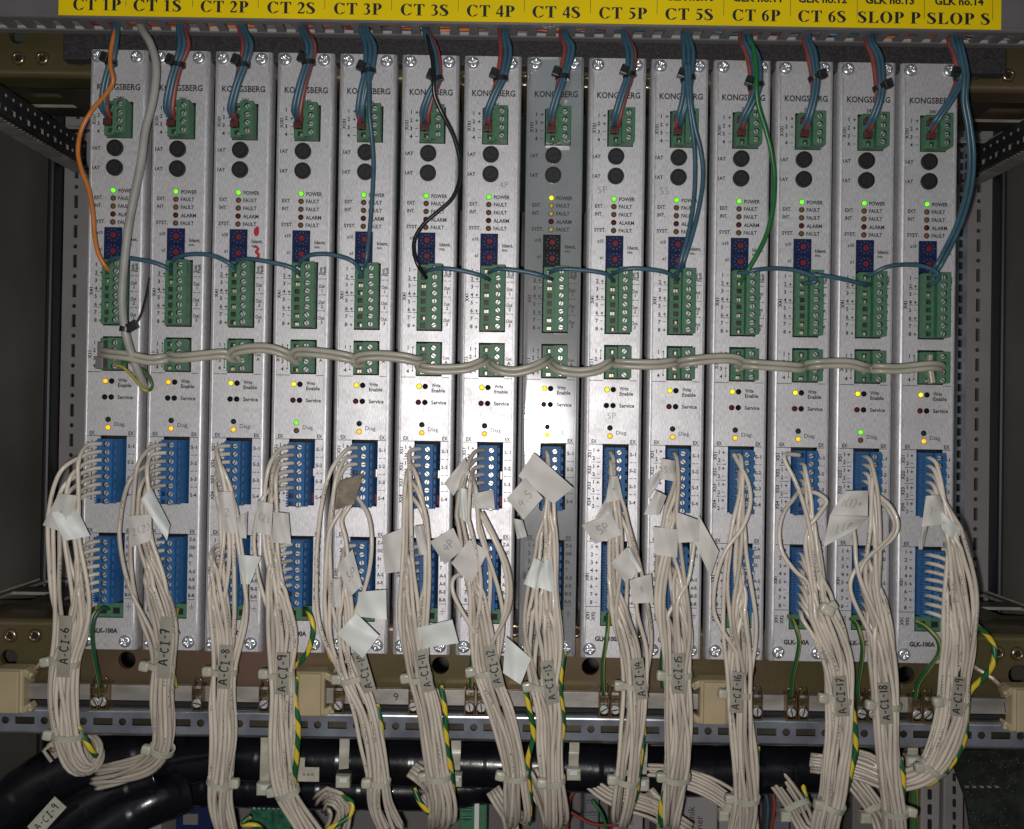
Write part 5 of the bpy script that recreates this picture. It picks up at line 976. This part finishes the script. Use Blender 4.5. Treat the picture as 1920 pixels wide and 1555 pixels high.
  flags=[([(1240, 860), (1266, 864), (1265, 903), (1236, 898)], 20, 'paper', '(5S)', 10), ([(1213, 902), (1240, 880), (1236, 905), (1215, 936)], 17, 'paper', None, 0), ([(1230, 920), (1250, 930), (1236, 966), (1207, 965)], 20, 'paper', None, 0), ([(1224, 988), (1271, 993), (1270, 1046), (1228, 1040)], 18, 'paper', None, 0), ([(1268, 960), (1311, 976), (1310, 1016), (1272, 1018)], 20, 'paper', None, 0), ([(1310, 966), (1348, 1034), (1332, 1082), (1300, 1012)], 17, 'paper', None, 0)]),
 dict(n=13, c=[(1374, 950, 14, 17), (1372, 1020, 24, 17), (1378, 1100, 30, 16), (1384, 1170, 36, 15), (1386, 1230, 28, 14), (1384, 1297, 21, 13), (1388, 1360, 24, 12), (1396, 1430, 25, 10), (1398, 1488, 22, 7), (1394, 1530, 26, 3), (1380, 1590, 22, -6)],
  up=('F', range(0, 6), 2), lo=('F', range(0, 6), 110), tag=('A-CI-16', 1384, 1260, 1379, 1337), ties=[(1384, 1297, -1), (1400, 1488, -1)], extra=[([(1376, 852, 8), (1388, 875, 13), (1403, 905, 16), (1407, 945, 18), (1392, 990, 20), (1362, 1030, 20), (1345, 1075, 19), (1338, 1120, 17), (1342, 1160, 16)], 1215)], earth=[(1420, 1400, 4), (1419, 1450, 5), (1418, 1500, 4), (1405, 1540, -1)],
  flags=[]),
 dict(n=14, c=[(1505, 990, 14, 17), (1516, 1050, 26, 17), (1536, 1140, 34, 16), (1556, 1200, 34, 15), (1570, 1250, 26, 14), (1572, 1306, 22, 13), (1574, 1370, 23, 12), (1568, 1440, 23, 10), (1562, 1500, 19, 7), (1550, 1540, 24, 3), (1545, 1590, 20, -5)],
  up=('F', range(1, 5), 2), lo=('F', range(0, 8), 110), tag=('A-CI-17', 1574, 1268, 1580, 1344), ties=[(1572, 1306, -1), (1562, 1503, -1)], earth=[(1592, 1300, 9), (1600, 1340, 9), (1604, 1400, 8), (1594, 1450, 7), (1582, 1495, 3)],
  extra=[([(1500, 854, 9), (1476, 852, 13), (1470, 856, 15), (1474, 870, 16), (1492, 905, 18), (1508, 950, 19), (1520, 1000, 19), (1530, 1060, 19)], 1110), ([(1500, 925, 9), (1525, 923, 14), (1546, 934, 17), (1549, 945, 18), (1530, 972, 19), (1516, 990, 18), (1510, 1020, 17)], 1070), ([(1500, 918, 5), (1488, 936, 11), (1470, 960, 14), (1461, 995, 16), (1466, 1035, 18), (1490, 1070, 19), (1515, 1095, 19)], 1150)],
  knot=(1550, 1143), flags=[]),
 dict(n=14, c=[(1640, 960, 16, 17), (1640, 1040, 26, 17), (1640, 1100, 32, 16), (1652, 1170, 32, 15), (1656, 1230, 28, 14), (1660, 1316, 22, 13), (1664, 1370, 24, 12), (1670, 1440, 22, 10), (1677, 1515, 20, 7), (1678, 1545, 20, 4), (1678, 1590, 20, -4)],
  up=('F', range(0, 4), 3), lo=('F', range(0, 8), 130), tag=('A-CI-18', 1656, 1280, 1663, 1358), ties=[(1660, 1318, -1), (1678, 1518, 1)], earth=[(1688, 1420, 7), (1693, 1460, 8), (1692, 1500, 7), (1690, 1545, 2)],
  extra=[([(1645, 928, 12), (1668, 948, 16), (1682, 975, 18), (1680, 1000, 18), (1660, 1022, 18), (1628, 1045, 17), (1602, 1072, 17), (1594, 1100, 17), (1602, 1130, 17)], 1185), ([(1645, 935, 12), (1662, 952, 16), (1676, 980, 18), (1672, 1002, 19), (1650, 1025, 19), (1622, 1052, 18), (1612, 1085, 18)], 1150), ([(1598, 980, 14), (1603, 1015, 17), (1606, 1060, 19), (1618, 1100, 19)], 1160)],
  flags=[([(1584, 921), (1628, 920), (1627, 968), (1556, 966)], 19, 'paper', '1(1)+', 15), ([(1556, 966), (1627, 969), (1606, 992), (1544, 1026)], 20, 'paper', 'LLP', 14)]),
 dict(n=15, c=[(1766, 960, 16, 18), (1784, 1020, 26, 18), (1796, 1090, 34, 17), (1802, 1160, 36, 16), (1802, 1210, 32, 15), (1792, 1260, 26, 14), (1788, 1304, 23, 13), (1780, 1360, 24, 11), (1762, 1415, 22, 8), (1742, 1445, 20, 4), (1712, 1462, 20, 0), (1660, 1466, 18, -6), (1600, 1440, 16, -12), (1520, 1430, 14, -20)],
  up=('F', range(0, 7), 4), lo=('R', range(0, 8), 120), tag=('A-CI-19', 1800, 1270, 1792, 1343), ties=[(1788, 1304, -1), (1752, 1432, -1)], earth=[(1828, 1172, 4), (1850, 1190, 4), (1864, 1215, 5), (1862, 1245, 7), (1845, 1270, 9), (1818, 1298, 12), (1812, 1340, 12), (1808, 1385, 10), (1786, 1430, 7), (1745, 1468, 4), (1700, 1472, -4)],
  flags=[([(1736, 930), (1762, 928), (1776, 982), (1728, 988)], 20, 'paper', ')-', 12), ([(1764, 958), (1806, 996), (1790, 1016), (1766, 992)], (20, 17), 'paper_white', None, 0), ([(1728, 986), (1740, 986), (1730, 1031), (1722, 1030)], 15, 'paper', None, 0)])]
for bi, b in enumerate(BD):
    rg = random.Random(100+bi); cl = cat_rom([P(x, y, h) for x, y, w_, h in b['c']], 10); hws = []
    for j, nd in enumerate(b['c']):
        if j < len(b['c'])-1:
            for k in range(10): t = k/10; t = t*t*(3-2*t); hws.append(nd[2]*(1-t)+b['c'][j+1][2]*t)
    hws.append(b['c'][-1][2]); 
    k1 = min(len(hws)-1, 10*4)
    hws = [h_*(1+0.20*math.sin(math.pi*min(1, q_/k1))) for q_, h_ in enumerate(hws)]
    L_ = [0]
    for a, c in zip(cl, cl[1:]): L_.append(L_[-1]+(c-a).length)
    step = 0.0028; K = int(L_[-1]/step); C = []; Wd = []; j = 0
    for k in range(K+1):
        s = L_[-1]*k/K
        while j < len(L_)-2 and L_[j+1] < s: j += 1
        t = (s-L_[j])/max(1e-9, L_[j+1]-L_[j]); C.append(cl[j].lerp(cl[j+1], t)); Wd.append(hws[j]*(1-t)+hws[min(j+1, len(hws)-1)]*t)
    K = len(C); fr = []
    for k in range(K):
        t = (C[min(k+1, K-1)]-C[max(k-1, 0)]).normalized(); n_ = (fr[-1][1] if fr and abs(t.y) > 0.6 else Vector((0, -1, 0))); n_ = (n_-t*n_.dot(t)).normalized()
        if fr and abs(t.y) <= 0.6 and n_.dot(fr[-1][1]) < 0: n_ = -n_
        l_ = t.cross(n_)
        fr.append((l_, n_, t))
    def kat(y):                        # first ring whose image height passes y
        best = 0
        for k in range(K):
            d = C[k]-CAM; py = CY - F*d.dot(u_)/d.dot(f_)
            if py >= y: return k
        return K-1
    strands = []                       # (pre control points, join ring)
    def spec(side, rows, key, spread, ybase):
        for q, r in enumerate(rows):
            v = ROWS[key][r]
            if side == 'L':
                s0 = MP(bi, 50, v, 4.6); s1 = MP(bi, 42, v+0.5, 6.6); s2 = MP(bi, 32 if bi in (2, 5, 6, 4) else 29, v+4.5+rg.uniform(-1, 1.5), 9.5+rg.uniform(-.5, 1.5)); pre = [s0, s1, s2]
            elif side == 'F':
                s0 = MP(bi, 49, v, 4.0); s1 = MP(bi, 49+rg.uniform(-1, 1), v+1.5, 9.5); s2 = MP(bi, 50+rg.uniform(-3, 3), v+11, 12.5); pre = [s0, s1, s2]
            else:
                s0 = MP(bi, 49, v, 4.0); s1 = MP(bi, 52, v-2, 8.5); s2 = MP(bi, 66, v+1+rg.uniform(-2, 2), 12.5); pre = [s0, s1, s2]
            dd = s2-CAM; iy = CY-F*dd.dot(u_)/dd.dot(f_); strands.append((pre, max(ybase+q*spread, iy+(34 if side == 'L' else 46)+rg.uniform(0, 14)), side))
    y0 = b['c'][0][1]
    spec(b['up'][0], b['up'][1], 'x51', 9, y0+12)
    spec(b['lo'][0], b['lo'][1], 'x81', 11, y0+b['lo'][2]+25)
    for nd, yj in b.get('extra', []): strands.append(([P(*q) for q in nd], yj, 'X'))
    joins = [kat(y) for _, y, _ in strands]; N = len(strands)
    # number of strands present at ring k sets the depth of the bundle
    A = []; B = []
    for k in range(K):
        n_act = max(3, sum(1 for j_ in joins if j_ <= k)); a = Wd[k]*(D-0.014)/F; A.append(a); B.append(max(RW*1.2, n_act*RW*RW*1.45/a))
    ini = [None if sd == 'L' and q_ < len(b['up'][1]) else (pr[-1]-C[joins[q_]]).dot(fr[joins[q_]][0])*(1.0 if sd != 'X' else 1.0) for q_, (pr, _, sd) in enumerate(strands)]
    pos = relax(N, A, B, K, joins, rg, None, ini)
    root = thing('cable_bundle', 'ivory white wire bundle carrying the handwritten marker %s' % b['tag'][0], 'cable bundle', C[min(K-1, kat(b['ties'][0][1]))], 'white cable bundles with handwritten markers')
    for i in range(N):
        pre, yj, side = strands[i]; q = []
        sm = pos[i]
        for k in range(joins[i], K):
            ks = [kk for kk in range(max(joins[i], k-3), min(K, k+4))]; ax = sum(sm[kk][0] for kk in ks)/len(ks); by = sum(sm[kk][1] for kk in ks)/len(ks)
            q.append(C[k]+fr[k][0]*ax*1.0+fr[k][1]*by)
        if len(q) < 3: continue
        J0 = q[0]; S2 = pre[-1]
        if side == 'L':
            m1 = Vector((S2.x*0.50+J0.x*0.50, min(S2.y, J0.y)-0.0006, S2.z*0.78+J0.z*0.22)); m2 = Vector((S2.x*0.15+J0.x*0.85, J0.y-0.0004, S2.z*0.40+J0.z*0.60)); mid = [m1, m2]
            if (S2-J0).length < 0.012: mid = [(S2+J0)/2]
        elif side == 'F':
            d = (S2-J0).length; mid = [S2.lerp(J0, 0.45)+Vector((rg.uniform(-0.0015, 0.0015), -0.0006, 0))] if d > 0.010 else []
        elif side == 'R':
            mid = [Vector((S2.x*0.4+J0.x*0.6, J0.y+0.001, S2.z-0.002)) , Vector((J0.x, J0.y, S2.z*0.35+J0.z*0.65))]
        else: mid = []
        ctrl = pre+mid; pts = cat_rom(ctrl+q[:2], 8)[:-1] + q[1:]
        # light smoothing over the join
        for it in range(3):
            pts = [pts[0]]+[(pts[k-1]+pts[k]*2+pts[k+1])/4 for k in range(1, len(pts)-1)]+[pts[-1]]
        mb = MB(); mb.tube(pts, RW, 10, 0); part('wire', mb, [M['wire_white' if rg.random() < 0.7 else 'wire_white2']], root)
    # ties
    def ext(k):
        xs = [pos[i][k][0] for i in range(N) if pos[i][k]]; ys = [pos[i][k][1] for i in range(N) if pos[i][k]]
        return min(xs), max(xs), min(ys), max(ys)
    for (tx, ty, hs) in b['ties']:
        k = min(K-3, kat(ty)); x0_, x1_, y0_, y1_ = ext(k); c = C[k]+fr[k][0]*((x0_+x1_)/2)+fr[k][1]*((y0_+y1_)/2)
        tie_rot = Matrix.Rotation(rg.uniform(-0.08, 0.25), 3, 'Y'); td = tie_rot @ fr[k][2]
        mb = MB(); ha = (x1_-x0_)/2+RW*1.05; hb = (y1_-y0_)/2+RW*1.05; l, n_, t = band(mb, c, td, ha, hb, 0.0026, 0.0009, 0, 28)
        hx = -1 if hs <= 0 else 1; side_v = Vector((hx, 0, 0)); hp = c + side_v*(ha+0.0016) + Vector((0, -0.0012, 0)) if hs else c+Vector((-ha*0.9, -hb-0.0006, 0.0004))
        soft_block(mb, hp, (0.0046, 0.0044, 0.0044), 0.25*rg.uniform(-1, 1)); mb.box(hp+Vector((0, -0.0021, 0)), (0.0018, 0.0006, 0.0022), 0, None, 0.0002)
        part('cable_tie', mb, [M['tie']], root)
    # marker strip lying on the bundle
    tt, ax_, ay_, bx_, by_ = b['tag']; k = min(K-1, kat((ay_+by_)/2)); x0_, x1_, y0_, y1_ = ext(k); hm = max(-(C[k].y)/MM + max(y1_, ext(min(K-1, k+4))[3], ext(max(0, k-4))[3])/MM + 0.9 + 1.5, 10)
    mb = MB(); dx, dy = bx_-ax_, by_-ay_; ln = math.hypot(dx, dy); nx, ny = dy/ln, -dx/ln; hw = 12
    cor = [(ax_-nx*hw, ay_-ny*hw), (ax_+nx*hw, ay_+ny*hw), (bx_+nx*hw, by_+ny*hw), (bx_-nx*hw, by_-ny*hw)]
    if cor[0][0] > cor[1][0]: cor = [cor[1], cor[0], cor[3], cor[2]]
    flag(mb, cor, hm+0.55, 0.4, 0, 6, tt, 14.5 if len(tt) < 7 else 12.8, 90, 1); part('marker_strip', mb, [M['marker'], M['ink']], root)
    mb = MB(); 
    # thin clear strap of the tie over the marker
    for (cor, hs_, m_, tx_, cap) in b['flags']:
        mb = MB(); flag(mb, cor, hs_, 2.6, 0, 10, tx_, cap, rg.uniform(-12, 12)); part('paper_flag', mb, [M[m_], M['grey_pencil']], root)
    if 'earth' in b: mb = MB(); mb.tube(ppath(b['earth'], 10), 1.28*MM, 12, 0); part('earth_wire', mb, [M['earth']], root)
    if 'knot' in b: mb = MB(); kx, ky = b['knot']; c = P(kx, ky, 21); soft_block(mb, c, (0.0066, 0.0040, 0.0050), 0.5); soft_block(mb, c+Vector((0.0026, 0.0006, 0.0014)), (0.004, 0.0034, 0.0044), 1.0); soft_block(mb, c+Vector((0.0004, -0.0012, -0.0012)), (0.0044, 0.0030, 0.0030), 0.2); part('cable_tie', mb, [M['tie']], root)
# loose bundles in the background at the bottom
def loose(nodes, n, hw, lab, earth=None, ties=()):
    rg = random.Random(len(lab)*7+int(nodes[0][0])); C = resample(ppath(nodes, 10), 0.004); K = len(C); A = [hw*PX]*K; B = [n*RW*RW*1.3/(hw*PX)]*K; pos = relax(n, A, B, K, [0]*n, rg, None)
    root = thing('loose_bundle', lab, 'cable bundle', C[0], 'loose ivory wire bundles in the background'); fr = []
    for k in range(K):
        t = (C[min(k+1, K-1)]-C[max(k-1, 0)]).normalized(); n_ = Vector((0, -1, 0)); n_ = (n_-t*n_.dot(t)).normalized(); fr.append((t.cross(n_), n_, t))
    for i in range(n):
        pts = [C[k]+fr[k][0]*pos[i][k][0]+fr[k][1]*pos[i][k][1] for k in range(K)]; mb = MB(); mb.tube(pts, RW, 8, 0); part('wire', mb, [M['wire_white2']], root)
    for s in ties:
        k = int(s*(K-1)); mb = MB(); band(mb, C[k], fr[k][2], hw*PX+RW, B[0]+RW*1.6, 0.0028, 0.001); mb.box(C[k]+fr[k][0]*(hw*PX+0.002)+Vector((0, -0.002, 0)), (0.005, 0.0045, 0.005), 0, None, 0.001); part('cable_tie', mb, [M['tie']], root)
    if earth: mb = MB(); mb.tube(ppath(earth, 8), 1.25*MM, 10, 0); part('earth_wire', mb, [M['earth']], root)
loose([(600, 1600, -20), (635, 1550, -16), (640, 1515, -14), (618, 1495, -14), (600, 1510, -18)], 8, 22, 'ivory wire loop curling behind the A-CI-9 bundle at the bottom', [(636, 1490, -14), (660, 1505, -12), (655, 1530, -10), (625, 1550, -8), (600, 1562, -8)])
loose([(772, 1440, -8), (800, 1462, -8), (815, 1490, -12), (820, 1560, -16)], 7, 16, 'short ivory wire end left of the A-CI-11 bundle', [(776, 1478, -14), (788, 1505, -12), (805, 1525, -12)])
loose([(925, 1480, -14), (940, 1505, -12), (955, 1530, -12), (962, 1580, -14)], 6, 13, 'ivory wires bulging left of the A-CI-12 bundle')
loose([(995, 1445, -10), (1012, 1480, -10), (1028, 1530, -12), (1040, 1590, -14)], 6, 12, 'ivory wires left of the A-CI-13 bundle')
loose([(1090, 1440, -26), (1130, 1478, -22), (1170, 1500, -18), (1225, 1520, -16), (1290, 1560, -14)], 8, 20, 'ivory wires crossing behind the A-CI-14 bundle')
loose([(1205, 1448, -24), (1260, 1452, -20), (1320, 1470, -16), (1370, 1500, -12), (1400, 1530, -10), (1400, 1600, -10)], 9, 22, 'ivory wires sweeping right behind the A-CI-15 bundle', [(1290, 1455, -22), (1330, 1470, -20), (1356, 1490, -18)], (0.62,))
loose([(1432, 1430, -28), (1465, 1470, -22), (1495, 1515, -14), (1510, 1545, -8), (1540, 1570, -4)], 9, 20, 'ivory wires slanting down left of the A-CI-17 bundle', [(1500, 1438, -24), (1506, 1475, -22), (1512, 1500, -20)], (0.6,))
loose([(1590, 1450, -22), (1615, 1480, -18), (1640, 1515, -12), (1655, 1550, -6), (1660, 1600, -6)], 8, 18, 'ivory wires slanting down left of the A-CI-18 bundle', None, (0.55,))
loose([(1590, 1418, -20), (1620, 1424, -16), (1650, 1440, -12), (1700, 1455, -10)], 8, 16, 'ivory wires passing level behind the A-CI-18 bundle', None, (0.55,))
loose([(110, 1395, -18), (95, 1405, -20), (108, 1420, -20)], 6, 12, 'cut ivory wire ends left of the A-CI-6 bundle')
# earth wires from the lower terminals to the busbar
E = [([(205, 1142, 0), (192, 1140, 6), (178, 1158, 9), (173, 1190, 9), (178, 1235, 7), (185, 1270, 4), (188, 1292, 2)], 0.95, 'thin green yellow earth wire left of the CT 1P module foot'),
 ([(333, 1142, 0), (328, 1160, 5), (324, 1200, 4), (322, 1240, 2), (330, 1290, 0)], 0.95, 'thin green yellow earth wire behind the A-CI-7 bundle'),
 ([(893, 1160, 0), (890, 1200, 5), (884, 1240, 4), (883, 1290, 2)], 0.9, 'thin green earth wire left of the A-CI-12 bundle'),
 ([(1140, 1150, 0), (1138, 1190, 5), (1131, 1240, 5), (1130, 1280, 4), (1132, 1305, 2)], 0.95, 'thin green yellow earth wire left of the A-CI-14 bundle'),
 ([(1250, 1160, 0), (1246, 1190, 5), (1240, 1240, 3), (1242, 1290, 0)], 0.9, 'thin green earth wire left of the A-CI-15 bundle'),
 ([(1478, 1155, 0), (1488, 1168, 6), (1498, 1200, 8), (1494, 1235, 7), (1486, 1270, 5), (1482, 1308, 2)], 1.0, 'green yellow earth wire bowing over the CT 6S module foot'),
 ([(1595, 1160, 0), (1608, 1175, 6), (1617, 1210, 8), (1614, 1250, 6), (1608, 1290, 4), (1611, 1318, 2)], 1.0, 'green yellow earth wire bowing over the SLOP P module foot'),
 ([(1718, 1166, 0), (1738, 1178, 6), (1758, 1200, 9), (1760, 1225, 9), (1740, 1255, 7), (1722, 1280, 4), (1715, 1310, 2)], 1.05, 'green yellow earth wire bowing over the SLOP S module foot')]
for nd, r, lab in E: single('earth_wire', nd, r, 'earth_thin', lab, 'earth wire', 'thin earth wires to the busbar')
E2 = [([(570, 1140, 1), (580, 1150, 8), (587, 1180, 10), (580, 1215, 9), (566, 1238, 8), (552, 1250, 6)], 'twisted green yellow earth wire beside the CT 2S module foot'),
 ([(612, 1195, 8), (617, 1222, 10), (626, 1240, 10), (640, 1255, 9)], 'short twisted earth wire left of the A-CI-10 marker'),
 ([(706, 1320, 7), (713, 1350, 8), (716, 1385, 7), (718, 1420, 4)], 'twisted earth wire along the right of the A-CI-10 bundle'),
 ([(180, 1140, 1), (168, 1150, 9), (160, 1175, 11), (158, 1210, 9)], 'twisted earth wire right of the A-CI-6 bundle top'),
 ([(146, 1362, 9), (158, 1385, 9), (170, 1405, 8), (180, 1418, 4)], 'twisted earth wire at the lower bend of the A-CI-6 bundle'),
 ([(470, 1530, -10), (455, 1545, -8), (480, 1548, -8), (495, 1560, -10)], 'twisted earth wire behind the A-CI-8 bundle bottom')]
for nd, lab in E2: single('earth_wire', nd, 1.2, 'earth', lab, 'earth wire', 'twisted green yellow earth wires')
